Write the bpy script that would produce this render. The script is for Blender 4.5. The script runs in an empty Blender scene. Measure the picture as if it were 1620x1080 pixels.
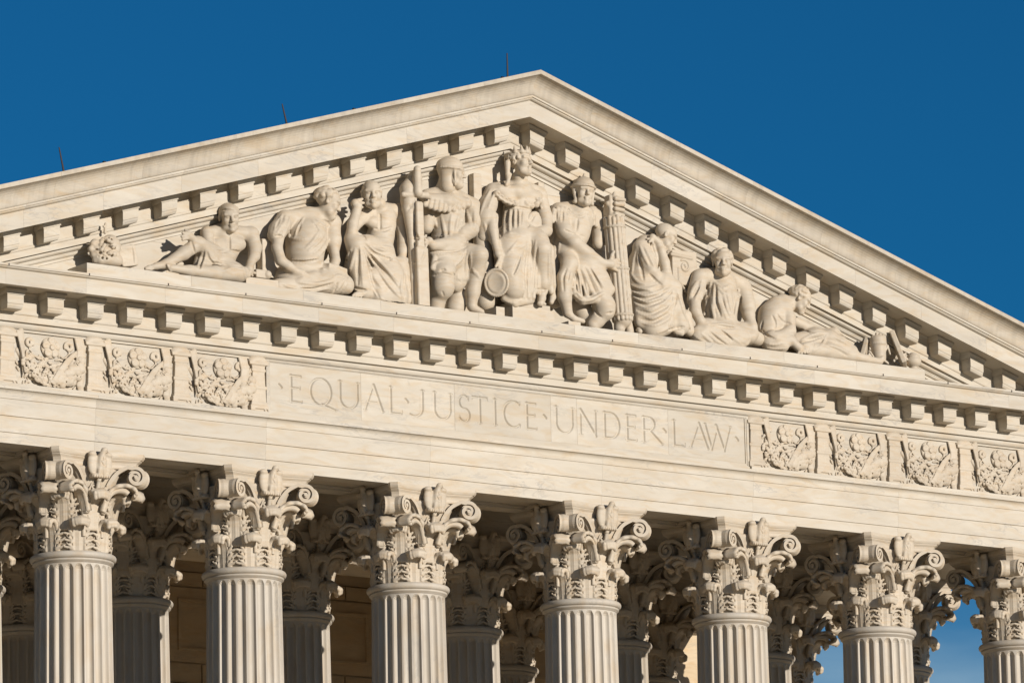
import bpy, math, random
import numpy as np
from mathutils import Matrix, Vector

# ------------------------------------------------------------------ camera, sky, sun, exposure
scene = bpy.context.scene
ZB = 20.08                      # height of the underside of the architrave above the plaza
CAM = np.array([-61.75848, -84.73735, -18.47983])      # metres, z measured from the architrave underside
YAW, PITCH, ROLL, FPX = 0.633804, 0.202482, -0.022632, 9060.06   # FPX for a 1620 px wide picture
Fv = np.array([math.sin(YAW)*math.cos(PITCH), math.cos(YAW)*math.cos(PITCH), math.sin(PITCH)])
r0 = np.array([math.cos(YAW), -math.sin(YAW), 0.0]); u0 = np.cross(r0, Fv)
Rv = math.cos(ROLL)*r0 + math.sin(ROLL)*u0
Uv = -math.sin(ROLL)*r0 + math.cos(ROLL)*u0
cam_d = bpy.data.cameras.new('camera'); cam = bpy.data.objects.new('camera', cam_d)
scene.collection.objects.link(cam); scene.camera = cam
cam_d.sensor_width = 36.0; cam_d.lens = FPX/1620*36.0
cam_d.clip_start = 1.0; cam_d.clip_end = 6000
M = Matrix.Identity(4)
for i in range(3):
    M[i][0] = Rv[i]; M[i][1] = Uv[i]; M[i][2] = -Fv[i]
M[0][3], M[1][3], M[2][3] = CAM[0], CAM[1], CAM[2]+ZB
cam.matrix_world = M

SUN_EL, SUN_AZ = math.radians(11.5), math.radians(8.5)     # azimuth to the right of the facade's normal
world = bpy.data.worlds.new('World'); scene.world = world; world.use_nodes = True
nt = world.node_tree; nt.nodes.clear()
sky = nt.nodes.new('ShaderNodeTexSky'); sky.sky_type = 'NISHITA'; sky.sun_disc = False
sky.sun_elevation = SUN_EL; sky.sun_rotation = math.pi - SUN_AZ
sky.altitude = 1500; sky.air_density = 1.0; sky.dust_density = 0.0; sky.ozone_density = 4.0
tint = nt.nodes.new('ShaderNodeMix'); tint.data_type = 'RGBA'; tint.blend_type = 'MULTIPLY'
tint.inputs['Factor'].default_value = 1.0; tint.inputs['B'].default_value = (0.118, 0.765, 1.03, 1)
bg = nt.nodes.new('ShaderNodeBackground'); bg.inputs['Strength'].default_value = 0.063
wo = nt.nodes.new('ShaderNodeOutputWorld')
nt.links.new(sky.outputs[0], tint.inputs['A']); nt.links.new(bg.outputs[0], wo.inputs[0])
# thin cloud low all round the horizon
wtc = nt.nodes.new('ShaderNodeTexCoord'); wsep = nt.nodes.new('ShaderNodeSeparateXYZ'); nt.links.new(wtc.outputs['Generated'], wsep.inputs[0])
wmr = nt.nodes.new('ShaderNodeMapRange'); wmr.interpolation_type = 'SMOOTHSTEP'
wmr.inputs['From Min'].default_value = 0.178; wmr.inputs['From Max'].default_value = 0.125; nt.links.new(wsep.outputs['Z'], wmr.inputs[0])
wmp = nt.nodes.new('ShaderNodeMapping'); wmp.inputs['Scale'].default_value = (9, 9, 34); nt.links.new(wtc.outputs['Generated'], wmp.inputs[0])
wno = nt.nodes.new('ShaderNodeTexNoise'); wno.inputs['Scale'].default_value = 2.2; wno.inputs['Detail'].default_value = 6; nt.links.new(wmp.outputs[0], wno.inputs['Vector'])
wra = nt.nodes.new('ShaderNodeMapRange'); wra.inputs['From Min'].default_value = 0.34; wra.inputs['From Max'].default_value = 0.66; wra.inputs['To Min'].default_value = 0.25; wra.inputs['To Max'].default_value = 0.85; nt.links.new(wno.outputs['Fac'], wra.inputs[0])
wmu = nt.nodes.new('ShaderNodeMath'); wmu.operation = 'MULTIPLY'; nt.links.new(wmr.outputs[0], wmu.inputs[0]); nt.links.new(wra.outputs[0], wmu.inputs[1])
cl = nt.nodes.new('ShaderNodeMix'); cl.data_type = 'RGBA'; cl.inputs['B'].default_value = (4.2, 6.6, 8.6, 1)
nt.links.new(wmu.outputs[0], cl.inputs['Factor']); nt.links.new(tint.outputs['Result'], cl.inputs['A']); nt.links.new(cl.outputs['Result'], bg.inputs[0])
sd = bpy.data.lights.new('sun', 'SUN'); sd.energy = 5.0; sd.angle = math.radians(0.53); sd.color = (1.0, 0.92, 0.835)
sun = bpy.data.objects.new('sun', sd); scene.collection.objects.link(sun)
dirv = Vector((-math.sin(SUN_AZ)*math.cos(SUN_EL), math.cos(SUN_AZ)*math.cos(SUN_EL), -math.sin(SUN_EL)))
sun.rotation_euler = dirv.to_track_quat('-Z', 'Y').to_euler(); sun.location = (20, -60, 60)
scene.view_settings.view_transform = 'Standard'; scene.view_settings.look = 'None'
scene.view_settings.gamma = 1.0; scene.view_settings.exposure = 0.0
scene.render.resolution_x = 1024; scene.render.resolution_y = 682
scene.render.engine = 'CYCLES'

# ------------------------------------------------------------------ pixel -> place
def at(px, py, Y):
    """the point on the vertical plane y = Y seen at photo pixel (px, py)"""
    d = Fv + Rv*(px-810)/FPX - Uv*(py-540)/FPX
    return CAM + d*((Y-CAM[1])/d[1])

# ------------------------------------------------------------------ materials
def marble(name, c1, c2, vein=0.35, grime=0.0, scale=1.0, rough=0.55, bump=0.12, streak=False, grain=(0.8, 1.0, 3.2)):
    m = bpy.data.materials.new(name); m.use_nodes = True
    t = m.node_tree; N = t.nodes; L = t.links; N.clear()
    out = N.new('ShaderNodeOutputMaterial'); b = N.new('ShaderNodeBsdfPrincipled')
    L.new(b.outputs[0], out.inputs[0]); b.inputs['Roughness'].default_value = rough
    b.inputs['Specular IOR Level'].default_value = 0.25
    tc = N.new('ShaderNodeTexCoord'); oi = N.new('ShaderNodeObjectInfo')
    off = N.new('ShaderNodeVectorMath'); off.operation = 'SCALE'; off.inputs[0].default_value = (37, 53, 29)
    L.new(oi.outputs['Random'], off.inputs['Scale'])
    add = N.new('ShaderNodeVectorMath'); add.operation = 'ADD'
    L.new(tc.outputs['Object'], add.inputs[0]); L.new(off.outputs[0], add.inputs[1])
    mp = N.new('ShaderNodeMapping'); mp.inputs['Scale'].default_value = tuple(scale*g for g in grain)
    mp.inputs['Rotation'].default_value = (0.1, 0.22, 0.0)
    L.new(add.outputs[0], mp.inputs[0])
    def noise(sc, det, dist=0.0, r=0.55):
        n = N.new('ShaderNodeTexNoise'); n.inputs['Scale'].default_value = sc; n.inputs['Detail'].default_value = det
        n.inputs['Roughness'].default_value = r; n.inputs['Distortion'].default_value = dist
        L.new(mp.outputs[0], n.inputs['Vector']); return n.outputs['Fac']
    def ramp(src, a, bb, ca=(0, 0, 0, 1), cb=(1, 1, 1, 1)):
        r = N.new('ShaderNodeValToRGB'); r.color_ramp.elements[0].position = a; r.color_ramp.elements[1].position = bb
        r.color_ramp.elements[0].color = ca; r.color_ramp.elements[1].color = cb
        L.new(src, r.inputs[0]); return r.outputs[0]
    def mix(f, a, bb, mode='MIX'):
        x = N.new('ShaderNodeMix'); x.data_type = 'RGBA'; x.blend_type = mode
        for s, v in (('Factor', f), ('A', a), ('B', bb)):
            if isinstance(v, (int, float)): x.inputs[s].default_value = v
            elif isinstance(v, tuple): x.inputs[s].default_value = v
            else: L.new(v, x.inputs[s])
        return x.outputs['Result']
    def math_(op, a, bb):
        x = N.new('ShaderNodeMath'); x.operation = op
        for i, v in enumerate((a, bb)):
            if isinstance(v, (int, float)): x.inputs[i].default_value = v
            else: L.new(v, x.inputs[i])
        return x.outputs[0]
    base = mix(ramp(noise(0.9, 5, 0.6), 0.33, 0.68), c1+(1,), c2+(1,))
    # warm staining
    base = mix(math_('MULTIPLY', ramp(noise(1.7, 7, 1.2), 0.47, 0.75), 0.75), base, (c1[0]*0.98, c1[1]*0.86, c1[2]*0.70, 1))
    base = mix(math_('MULTIPLY', ramp(noise(0.7, 8, 0.9, 0.62), 0.50, 0.78), 0.55), base, (c1[0]*0.80, c1[1]*0.82, c1[2]*0.86, 1))
    # grey veins
    v = math_('ABSOLUTE', math_('SUBTRACT', noise(1.25, 9, 1.6, 0.6), 0.5), 0)
    vm = ramp(v, 0.0, 0.035, (1, 1, 1, 1), (0, 0, 0, 1))
    vm = math_('MULTIPLY', vm, ramp(noise(0.55, 3), 0.48, 0.66))
    base = mix(math_('MULTIPLY', vm, vein), base, (0.25, 0.24, 0.225, 1))
    if grime:
        g = ramp(noise(2.6, 8, 0.4, 0.7), 0.45, 0.80)
        base = mix(math_('MULTIPLY', g, grime), base, (0.14, 0.12, 0.09, 1))
    if streak:
        ms = N.new('ShaderNodeMapping'); ms.inputs['Scale'].default_value = (6.0, 1.2, 0.5); L.new(add.outputs[0], ms.inputs[0])
        ns = N.new('ShaderNodeTexNoise'); ns.inputs['Scale'].default_value = 1.6; ns.inputs['Detail'].default_value = 6
        L.new(ms.outputs[0], ns.inputs['Vector'])
        base = mix(math_('MULTIPLY', ramp(ns.outputs['Fac'], 0.46, 0.74), 0.28), base, (0.19, 0.165, 0.13, 1))
    # each block its own tone
    tone = N.new('ShaderNodeMapRange'); tone.inputs['To Min'].default_value = 0.94; tone.inputs['To Max'].default_value = 1.05
    L.new(oi.outputs['Random'], tone.inputs[0])
    hs = N.new('ShaderNodeHueSaturation'); L.new(tone.outputs[0], hs.inputs['Value']); L.new(base, hs.inputs['Color'])
    L.new(hs.outputs[0], b.inputs['Base Color'])
    bp = N.new('ShaderNodeBump'); bp.inputs['Strength'].default_value = bump; bp.inputs['Distance'].default_value = 0.01
    L.new(noise(22, 6, 0.2, 0.65), bp.inputs['Height']); L.new(bp.outputs[0], b.inputs['Normal'])
    return m
MAR = marble('cream_marble', (0.464, 0.414, 0.331), (0.515, 0.471, 0.391), vein=0.55)
MARC = marble('carved_marble', (0.484, 0.414, 0.317), (0.510, 0.448, 0.353), vein=0.12, grime=0.12, scale=2.2)
MARW = marble('weathered_marble', (0.433, 0.379, 0.296), (0.483, 0.434, 0.353), vein=0.35, grime=0.12, streak=True)
MARS = marble('shaft_marble', (0.440, 0.393, 0.321), (0.490, 0.448, 0.378), vein=0.4, grime=0.05, grain=(1.7, 1.7, 0.55))
MARB = marble('warm_lit_marble', (0.56, 0.44, 0.28), (0.62, 0.50, 0.34), vein=0.3, grime=0.25)  # white marble inside the porch, its warm light put into the brown colour
PAVE = marble('plaza_paving', (0.76, 0.62, 0.42), (0.82, 0.68, 0.48), vein=0.1, grime=0.2, scale=0.3, rough=0.8)
def plain(name, col, rough=0.5, metal=0.0):
    m = bpy.data.materials.new(name); m.use_nodes = True
    t = m.node_tree; b = t.nodes['Principled BSDF']
    n = t.nodes.new('ShaderNodeTexNoise'); n.inputs['Scale'].default_value = 9; n.inputs['Detail'].default_value = 5
    r = t.nodes.new('ShaderNodeValToRGB')
    r.color_ramp.elements[0].color = tuple(c*0.75 for c in col)+(1,); r.color_ramp.elements[1].color = tuple(min(1, c*1.2) for c in col)+(1,)
    t.links.new(n.outputs['Fac'], r.inputs[0]); t.links.new(r.outputs[0], b.inputs['Base Color'])
    b.inputs['Roughness'].default_value = rough; b.inputs['Metallic'].default_value = metal
    return m
IRON = plain('dark_iron', (0.05, 0.035, 0.03), 0.6, 0.5)
GRASS = plain('lawn_and_street', (0.075, 0.07, 0.045), 0.9)

# ------------------------------------------------------------------ object helpers
COL = scene.collection
def newmesh(name, V, Fq, smooth=False):
    """V (n,3) array, Fq list of faces or (m,4) array"""
    me = bpy.data.meshes.new(name)
    if isinstance(Fq, np.ndarray):
        V = np.asarray(V, dtype=np.float32); m = len(Fq); k = Fq.shape[1]
        me.vertices.add(len(V)); me.vertices.foreach_set('co', V.ravel())
        me.loops.add(m*k); me.loops.foreach_set('vertex_index', Fq.astype(np.int32).ravel())
        me.polygons.add(m); me.polygons.foreach_set('loop_start', np.arange(0, m*k, k, dtype=np.int32))
        me.polygons.foreach_set('loop_total', np.full(m, k, dtype=np.int32))
        me.update(calc_edges=True); me.validate()
    else:
        me.from_pydata([tuple(map(float, v)) for v in V], [], [tuple(map(int, f)) for f in Fq]); me.update()
    if smooth: me.polygons.foreach_set('use_smooth', np.ones(len(me.polygons), dtype=bool))
    return me
def put(name, me, mat, parent=None, loc=(0, 0, 0), rotz=0.0, scale=None):
    if mat is not None and not me.materials: me.materials.append(mat)
    o = bpy.data.objects.new(name, me); COL.objects.link(o)
    o.location = loc; o.rotation_euler = (0, 0, rotz)
    if scale is not None: o.scale = scale
    if parent is not None: o.parent = parent
    return o
def obj(name, V, Fq, mat, parent=None, smooth=False):
    """geometry given in place (z from the architrave underside), origin at its own lower centre"""
    V = np.array(V, dtype=float); V[:, 2] += ZB
    lo, hi = V.min(0), V.max(0); c = np.array([(lo[0]+hi[0])/2, (lo[1]+hi[1])/2, lo[2]])
    return put(name, newmesh(name, V-c, Fq, smooth), mat, parent, tuple(c))
def tag(o, label, cat, group=None, kind=None):
    if label: o['label'] = label
    if cat: o['category'] = cat
    if group: o['group'] = group
    if kind: o['kind'] = kind
    return o
BOXF = [(0, 1, 3, 2), (4, 6, 7, 5), (0, 4, 5, 1), (2, 3, 7, 6), (0, 2, 6, 4), (1, 5, 7, 3)]
def boxv(x0, x1, y0, y1, z0, z1):
    return [(x, y, z) for x in (x0, x1) for y in (y0, y1) for z in (z0, z1)]
class MB:
    """collects shapes into one mesh"""
    def __init__(s): s.V = []; s.F = []
    def add(s, V, Fq):
        n = len(s.V); s.V += [tuple(v) for v in V]; s.F += [tuple(int(i)+n for i in f) for f in Fq]; return s
    def box(s, *a): return s.add(boxv(*a), BOXF)
    def obj(s, name, mat, parent=None, smooth=False): return obj(name, s.V, s.F, mat, parent, smooth)
    def mesh(s, name, smooth=False): return newmesh(name, s.V, s.F, smooth)
def prism(prof, x0, x1, slope=0.0):
    """closed (y,z) outline pushed from x0 to x1; slope shears z down away from x = 0 (raking cornice)"""
    n = len(prof)
    V = [(x, y, z-slope*abs(x)) for x in (x0, x1) for y, z in prof]
    Fq = [(i, (i+1) % n, n+(i+1) % n, n+i) for i in range(n)]
    Fq += [tuple(range(n-1, -1, -1)), tuple(range(n, 2*n))]
    return V, Fq
def arcpts(y0, z0, y1, z1, kind, n=6):
    """quarter-round between two points: 'cav' bulges in, 'ovo' bulges out, 'cyma' S"""
    out = []
    for i in range(n+1):
        t = i/n
        if kind == 'ovo': a, b = math.sin(t*math.pi/2), 1-math.cos(t*math.pi/2); y, z = a, b
        elif kind == 'cav': y, z = 1-math.cos(t*math.pi/2), math.sin(t*math.pi/2)
        else: z = t; y = 0.5-0.5*math.cos(t*math.pi)
        out.append((y0+(y1-y0)*y, z0+(z1-z0)*z))
    return out
def lathe(prof, n, smooth=True):
    """(r,z) profile turned about z"""
    V = [(r*math.cos(2*math.pi*k/n), r*math.sin(2*math.pi*k/n), z) for r, z in prof for k in range(n)]
    Fq = [(i*n+k, i*n+(k+1) % n, (i+1)*n+(k+1) % n, (i+1)*n+k) for i in range(len(prof)-1) for k in range(n)]
    Fq += [tuple(range(n-1, -1, -1)), tuple((len(prof)-1)*n+k for k in range(n))]
    return V, Fq
# ------------------------------------------------------------------ ground and steps
T = 0.3071                       # slope of the pediment
S0, SC = 3.6, 3.9407             # column spacing, wider middle bay
COLX = [(-3.5+i)*S0 + (-(SC-S0)/2 if i < 4 else (SC-S0)/2) for i in range(8)]
XE = 13.62
G = put('ground', newmesh('ground', boxv(-2500, 2500, -2500, 2500, -1.0, -0.02), BOXF), GRASS); tag(G, None, None, kind='structure')
G = put('plaza', newmesh('plaza', boxv(-44, 44, -74, 70, -0.5, 0.0), BOXF), PAVE); tag(G, None, None, kind='structure')
mb = MB(); nst = 26
for i in range(nst):
    mb.box(-19, 19, -17.0+i*0.36, 14, -ZB+0.002+i*0.16, -ZB+(i+1)*0.16+0.002)
tag(mb.obj('steps', PAVE), None, None, kind='structure')
ZFLOOR = -ZB+nst*0.16+0.002

# ------------------------------------------------------------------ courthouse shell
HOUSE = bpy.data.objects.new('courthouse', None); COL.objects.link(HOUSE); HOUSE.location = (0, 4, ZFLOOR+ZB)
tag(HOUSE, 'cream marble temple-front courthouse with fluted columns, carved frieze and triangular pediment', 'building')
bpy.context.view_layer.update()
class _P:                        # children keep their world place
    pass
def under(o, parent):
    o.parent = parent
    o.matrix_parent_inverse = Matrix.Translation(-world_loc(parent))
    return o
WL = {}
def world_loc(o): return WL.get(o.name, Vector(o.location))
WL[HOUSE.name] = Vector(HOUSE.location)
def part(name, V, Fq, mat, parent=None, smooth=False):
    o = obj(name, V, Fq, mat, None, smooth); WL[o.name] = Vector(o.location)
    return under(o, parent or HOUSE)
def inst(name, me, mat, parent, loc, rotz=0.0, scale=None):
    o = put(name, me, mat, None, (loc[0], loc[1], loc[2]+ZB), rotz, scale); WL[o.name] = Vector(o.location)
    return under(o, parent)

# architrave: a core and one dressed block for each bay
arch = MB()
arch.box(-XE+0.05, XE-0.05, -0.70, 0.70, 0.07, 0.98)
ARCH = part('architrave', arch.V, arch.F, MAR)
prof = [(-0.73, 0), (-0.73, 0.187), (-0.757, 0.190), (-0.757, 0.472), (-0.787, 0.476), (-0.787, 0.768), (-0.803, 0.776), (-0.803, 0.828)]
prof += arcpts(-0.803, 0.845, -0.880, 0.930, 'cav', 8) + [(-0.886, 0.932), (-0.886, 0.985), (-0.69, 1.005), (-0.60, 0.99), (-0.60, 0)]
jx = [-XE] + COLX[1:-1] + [XE]
for a, b in zip(jx[:-1], jx[1:]):
    part('stone_block', *prism(prof, a+0.0009, b-0.0009), MAR, ARCH)
# soffit borders around sunk panels
mb = MB()
mb.box(-XE, XE, -0.598, -0.36, 0.0, 0.068); mb.box(-XE, XE, 0.36, 0.73, 0.0, 0.068)
for x in COLX: mb.box(x-0.98, x+0.98, -0.359, 0.359, 0.0, 0.068)
part('soffit_border', mb.V, mb.F, MAR, ARCH)
for a, b in zip(COLX[:-1], COLX[1:]):
    for y0_, y1_ in ((-0.359, -0.30), (0.30, 0.359)): part('soffit_moulding', boxv(a+0.981, b-0.981, y0_, y1_, 0.03, 0.068), BOXF, MAR, ARCH)

# frieze core
FRZ = part('frieze', *prism([(-0.69, 0.99), (-0.69, 2.05), (-0.3, 2.05), (-0.3, 0.99)], -XE, XE), MAR)

# horizontal cornice: bed moulding, modillions, corona blocks
bed = [(-0.70, 2.04)] + arcpts(-0.705, 2.045, -0.765, 2.128, 'ovo', 6) + [(-0.765, 2.138), (-0.735, 2.140), (-0.735, 2.158), (-0.800, 2.160), (-0.800, 2.272)]
bed += arcpts(-0.800, 2.279, -0.822, 2.312, 'ovo', 4) + [(-0.822, 2.330), (-0.795, 2.336), (-0.795, 2.585)] + arcpts(-0.800, 2.590, -0.850, 2.665, 'cav', 5) + [(-0.850, 2.676), (-0.3, 2.676), (-0.3, 2.04)]
COR = part('cornice', *prism(bed, -XE-0.1, XE+0.1), MAR)
PIT = 0.81887
def modillion(slope, yb=-0.797, yf=-1.095, z0=0.0):
    """z from its top; slope shears it along the rake"""
    mb = MB()
    bp = [(yb, -0.112), (yb, -0.360), (yf+0.055, -0.360), (yf+0.035, -0.350), (yf+0.016, -0.310), (yf+0.012, -0.280), (yf+0.002, -0.268), (yf, -0.250), (yf, -0.112)]
    def shear(V): return [(x, y, z+slope*x) for x, y, z in V]
    V, Fq = prism(bp, -0.165, 0.165)
    V2 = []
    for x, y, z in V:
        k = 0.90 if z < -0.32 else (0.955 if z < -0.265 else 1.0)
        V2.append((x*k, y, z))
    mb.add(shear(V2), Fq)
    cp = [(yb, -0.1105), (yf-0.016, -0.1105), (yf-0.018, -0.098), (yf-0.006, -0.096)] + arcpts(yf-0.008, -0.092, yf-0.044, -0.020, 'cyma', 5) + [(yf-0.044, -0.010), (yf-0.030, -0.008), (yf-0.030, -0.0005), (yb, -0.0005)]
    V, Fq = prism(cp, -1, 1)
    V2 = []
    for x, y, z in V:
        w = 0.181 if z < -0.097 else 0.175+0.036*min(1, max(0, (z+0.095)/0.06))
        V2.append((x*w, y, z))
    mb.add(shear(V2), Fq)
    return mb
ME_MOD = modillion(0).mesh('modillion')
for k in range(-17, 17):
    x = (k+0.5)*PIT+0.07
    if abs(x) < XE+0.1: inst('modillion', ME_MOD, MAR, COR, (x, 0, 2.676))
cor = [(-0.78, 2.678), (-1.395, 2.678), (-1.402, 2.645), (-1.446, 2.645), (-1.446, 2.913), (-1.450, 2.918)] + arcpts(-1.452, 2.920, -1.497, 2.952, 'ovo', 5) + [(-1.505, 2.954), (-1.520, 2.958), (-1.520, 3.000), (-0.34, 3.13), (-0.34, 2.80), (-0.78, 2.80)]
nb = 9
for k in range(-nb, nb):
    a, b = k*2*PIT+0.07, (k+1)*2*PIT+0.07
    a, b = max(a, -XE-0.7), min(b, XE+0.7)
    if b-a > 0.2: part('corona_block', *prism(cor, a+0.0009, b-0.0009), MAR, COR)
# cable hooks at the corona joints
ME_TICK = MB().box(-0.006, 0.006, -0.012, 0.004, 0, 0.04).mesh('cramp')
for k in range(-7, 8): inst('cramp', ME_TICK, IRON, COR, (k*2*PIT+0.09, -1.522, 2.958))

# raking cornice
def rk(prof): return prof
rbed = [(-0.54, 6.375), (-0.590, 6.380), (-0.590, 6.425)] + arcpts(-0.594, 6.430, -0.645, 6.480, 'ovo', 5) + [(-0.655, 6.482), (-0.655, 6.502)] + arcpts(-0.660, 6.504, -0.745, 6.562, 'ovo', 6) + [(-0.745, 6.570), (-0.705, 6.572), (-0.705, 6.592), (-0.800, 6.594), (-0.800, 6.700)]
rbed += arcpts(-0.800, 6.707, -0.822, 6.740, 'ovo', 4) + [(-0.822, 6.760), (-0.795, 6.766), (-0.795, 7.015)] + arcpts(-0.800, 7.02, -0.850, 7.092, 'cav', 5) + [(-0.850, 7.104), (-0.2, 7.104), (-0.2, 6.375)]
rcor = [(-0.68, 7.106), (-1.385, 7.106), (-1.392, 7.072), (-1.434, 7.072), (-1.434, 7.376), (-1.438, 7.382)] + arcpts(-1.440, 7.385, -1.500, 7.428, 'ovo', 5) + [(-1.512, 7.430), (-1.527, 7.434), (-1.527, 7.470), (-0.68, 7.470)]
rcym = [(-0.70, 7.472), (-1.512, 7.472)]
for u_, v_ in ((0, 0), (.05, .05), (.09, .14), (.12, .26), (.15, .40), (.20, .54), (.28, .67), (.40, .785), (.56, .875), (.76, .94), (.96, .978), (1, .985)):
    rcym.append((-1.528-0.264*u_, 7.474+0.338*v_))
rcym += [(-1.810, 7.814), (-1.810, 7.892), (-0.70, 7.900)]
XR = 14.9
RAK = part('raking_cornice', *MB().add(*prism(rbed, -XR, 0.0, T)).add(*prism(rbed, 0.0, XR, T)).__dict__.values(), MAR)
ME_ML = modillion(T).mesh('modillion_left'); ME_MR = modillion(-T).mesh('modillion_right')
for k in range(17):
    x = (k+0.5)*PIT
    for sg, me in ((-1, ME_ML), (1, ME_MR)):
        if 7.07-T*x > 2.95: inst('modillion', me, MAR, RAK, (sg*x, 0, 7.104-T*x))
def rblocks(name, prof, edges, mat):
    for sg in (-1, 1):
        for a, b in zip(edges[:-1], edges[1:]):
            x0, x1 = sorted((sg*a, sg*b))
            g = 0.0009
            part(name, *prism(prof, x0+(g if x0 != 0 else 0), x1-(g if x1 != 0 else 0), T), mat, RAK)
rblocks('corona_block', rcor, [0, 1.18]+[1.18+1.64*i for i in range(1, 9)], MAR)
rblocks('cyma_block', rcym, [0, 1.32]+[1.32+1.83*i for i in range(1, 8)], MARW)
# roof planes behind the gable
for sg in (-1, 1):
    V = [(0, y, 7.88+dz) for y in (-0.72, 40) for dz in (0, -0.28)] + [(sg*14.9, y, 7.88-T*14.9+dz) for y in (-0.72, 40) for dz in (0, -0.28)]
    part('roof', V, BOXF, MARW)

# tympanum blocks, clipped by the rake
def clip_poly(P, f):
    out = []
    for (a, b) in zip(P, P[1:]+P[:1]):
        fa, fb = f(a), f(b)
        if fa >= 0: out.append(a)
        if fa*fb < 0:
            t = fa/(fa-fb); out.append((a[0]+(b[0]-a[0])*t, a[1]+(b[1]-a[1])*t))
    return out
lim = lambda p: 6.43-T*abs(p[0])-p[1]
TYM = part('tympanum', [(-11.2, -0.54, 3.0), (11.2, -0.54, 3.0), (0, -0.54, 6.44), (-11.2, -0.1, 3.0), (11.2, -0.1, 3.0), (0, -0.1, 6.44)],
           [(0, 1, 2), (5, 4, 3), (0, 3, 4, 1), (1, 4, 5, 2), (2, 5, 3, 0)], MAR)
for r in range(4):
    z0, z1 = 3.02+r*0.95, 3.02+(r+1)*0.95
    xs = [(-6+i+(0.5 if r % 2 else 0))*1.88 for i in range(14)]
    for a, b in zip(xs[:-1], xs[1:]):
        for lo_, hi_ in ((a, min(b, 0)), (max(a, 0), b)) if a < 0 < b else ((a, b),):
            pass
        P = [(a+0.0015, z0+0.0015), (b-0.0015, z0+0.0015), (b-0.0015, z1-0.0015), (a+0.0015, z1-0.0015)]
        P = clip_poly(P, lambda p: 6.43-T*p[0]-p[1]) if P else P
        P = clip_poly(P, lambda p: 6.43+T*p[0]-p[1]) if P else P
        if len(P) > 2:
            n = len(P)
            V = [(x, -0.56, z) for x, z in P]+[(x, -0.541, z) for x, z in P]
            part('stone_block', V, [tuple(range(n))]+[tuple(range(2*n-1, n-1, -1))]+[(i, n+i, n+(i+1) % n, (i+1) % n) for i in range(n)], MAR, TYM)
# plinth under the sculptures
PLN = part('sculpture_plinth', boxv(-9.57, 9.57, -1.17, -0.53, 3.0, 3.255), BOXF, MAR)
ex = [-9.58, -7.4, -5.0, -3.3, -1.1, 1.1, 2.6, 4.2, 6.1, 7.9, 9.62]
for a, b in zip(ex[:-1], ex[1:]): part('stone_block', boxv(a+0.0015, b-0.0015, -1.19, -0.55, 3.0, 3.27), BOXF, MAR, PLN)

# inner beams, ceiling, porch wall
for nm, yb in (('porch_beam', 3.75), ('porch_beam', 7.5)):
    mb = MB()
    pr = [(yb-0.70, 0), (yb-0.70, 0.30), (yb-0.73, 0.305), (yb-0.73, 0.62), (yb-0.78, 0.68), (yb-0.78, 0.92), (yb+0.78, 0.92), (yb+0.78, 0.68), (yb+0.73, 0.62), (yb+0.73, 0.305), (yb+0.70, 0.30), (yb+0.70, 0)]
    mb.add(*prism(pr, -XE, XE)); part(nm, mb.V, mb.F, MAR)
for x in (COLX[0], COLX[7]):
    for a, b in ((0.74, 2.95), (4.55, 6.70), (8.3, 11.2)):
        part('porch_beam', boxv(x-0.70, x+0.70, a, b, 0.0, 0.915), BOXF, MAR)
CEI = part('porch_ceiling', boxv(-XE+0.1, XE-0.1, 0.6, 11.3, 0.93, 1.2), BOXF, MAR)
for y0, y1 in ((0.72, 2.96), (4.54, 6.71), (8.29, 11.2)):
    for i in range(15):
        x = -12.6+1.8*i
        part('ceiling_rib', boxv(x-0.16, x+0.16, y0, y1, 0.70, 0.929), BOXF, MAR, CEI)
WAL = part('porch_wall', boxv(-XE, XE, 11.35, 12.2, ZFLOOR, 1.2), BOXF, MARB)
random.seed(4)
zc = 0.93; zz = []
for h in (0.55, 0.30, 1.55, 0.42, 0.30, 1.55, 0.9, 0.9, 0.9, 0.9): zz.append((zc-h, zc)); zc -= h
for i, (z0, z1) in enumerate(zz):
    bw = 1.75
    for j in range(-8, 8):
        a = (j+(0.5 if i % 2 else 0))*bw; b = a+bw
        if a < -XE or b > XE: continue
        pro = 0.07 if i in (1, 4) else 0.0
        part('stone_block', boxv(a+0.018, b-0.018, 11.30-pro, 11.349, z0+0.018, z1-0.018), BOXF, MARB, WAL)
        if i in (2, 5):
            for q in ((a+0.30, a+0.36, z0+0.25, z1-0.25), (b-0.36, b-0.30, z0+0.25, z1-0.25), (a+0.361, b-0.361, z0+0.25, z0+0.31), (a+0.361, b-0.361, z1-0.31, z1-0.25)):
                part('panel_frame', boxv(q[0], q[1], 11.245, 11.2995, q[2], q[3]), BOXF, MARB, WAL)
# body of the building behind the porch
part('main_block', boxv(-13.4, 13.4, 12.3, 60, ZFLOOR, 2.9), BOXF, MAR)
for sg in (-1, 1):
    x0, x1 = sorted((sg*13.5, sg*46)); part('wing', boxv(x0, x1, 18, 62, -ZB, -5.0), BOXF, MAR)
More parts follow.
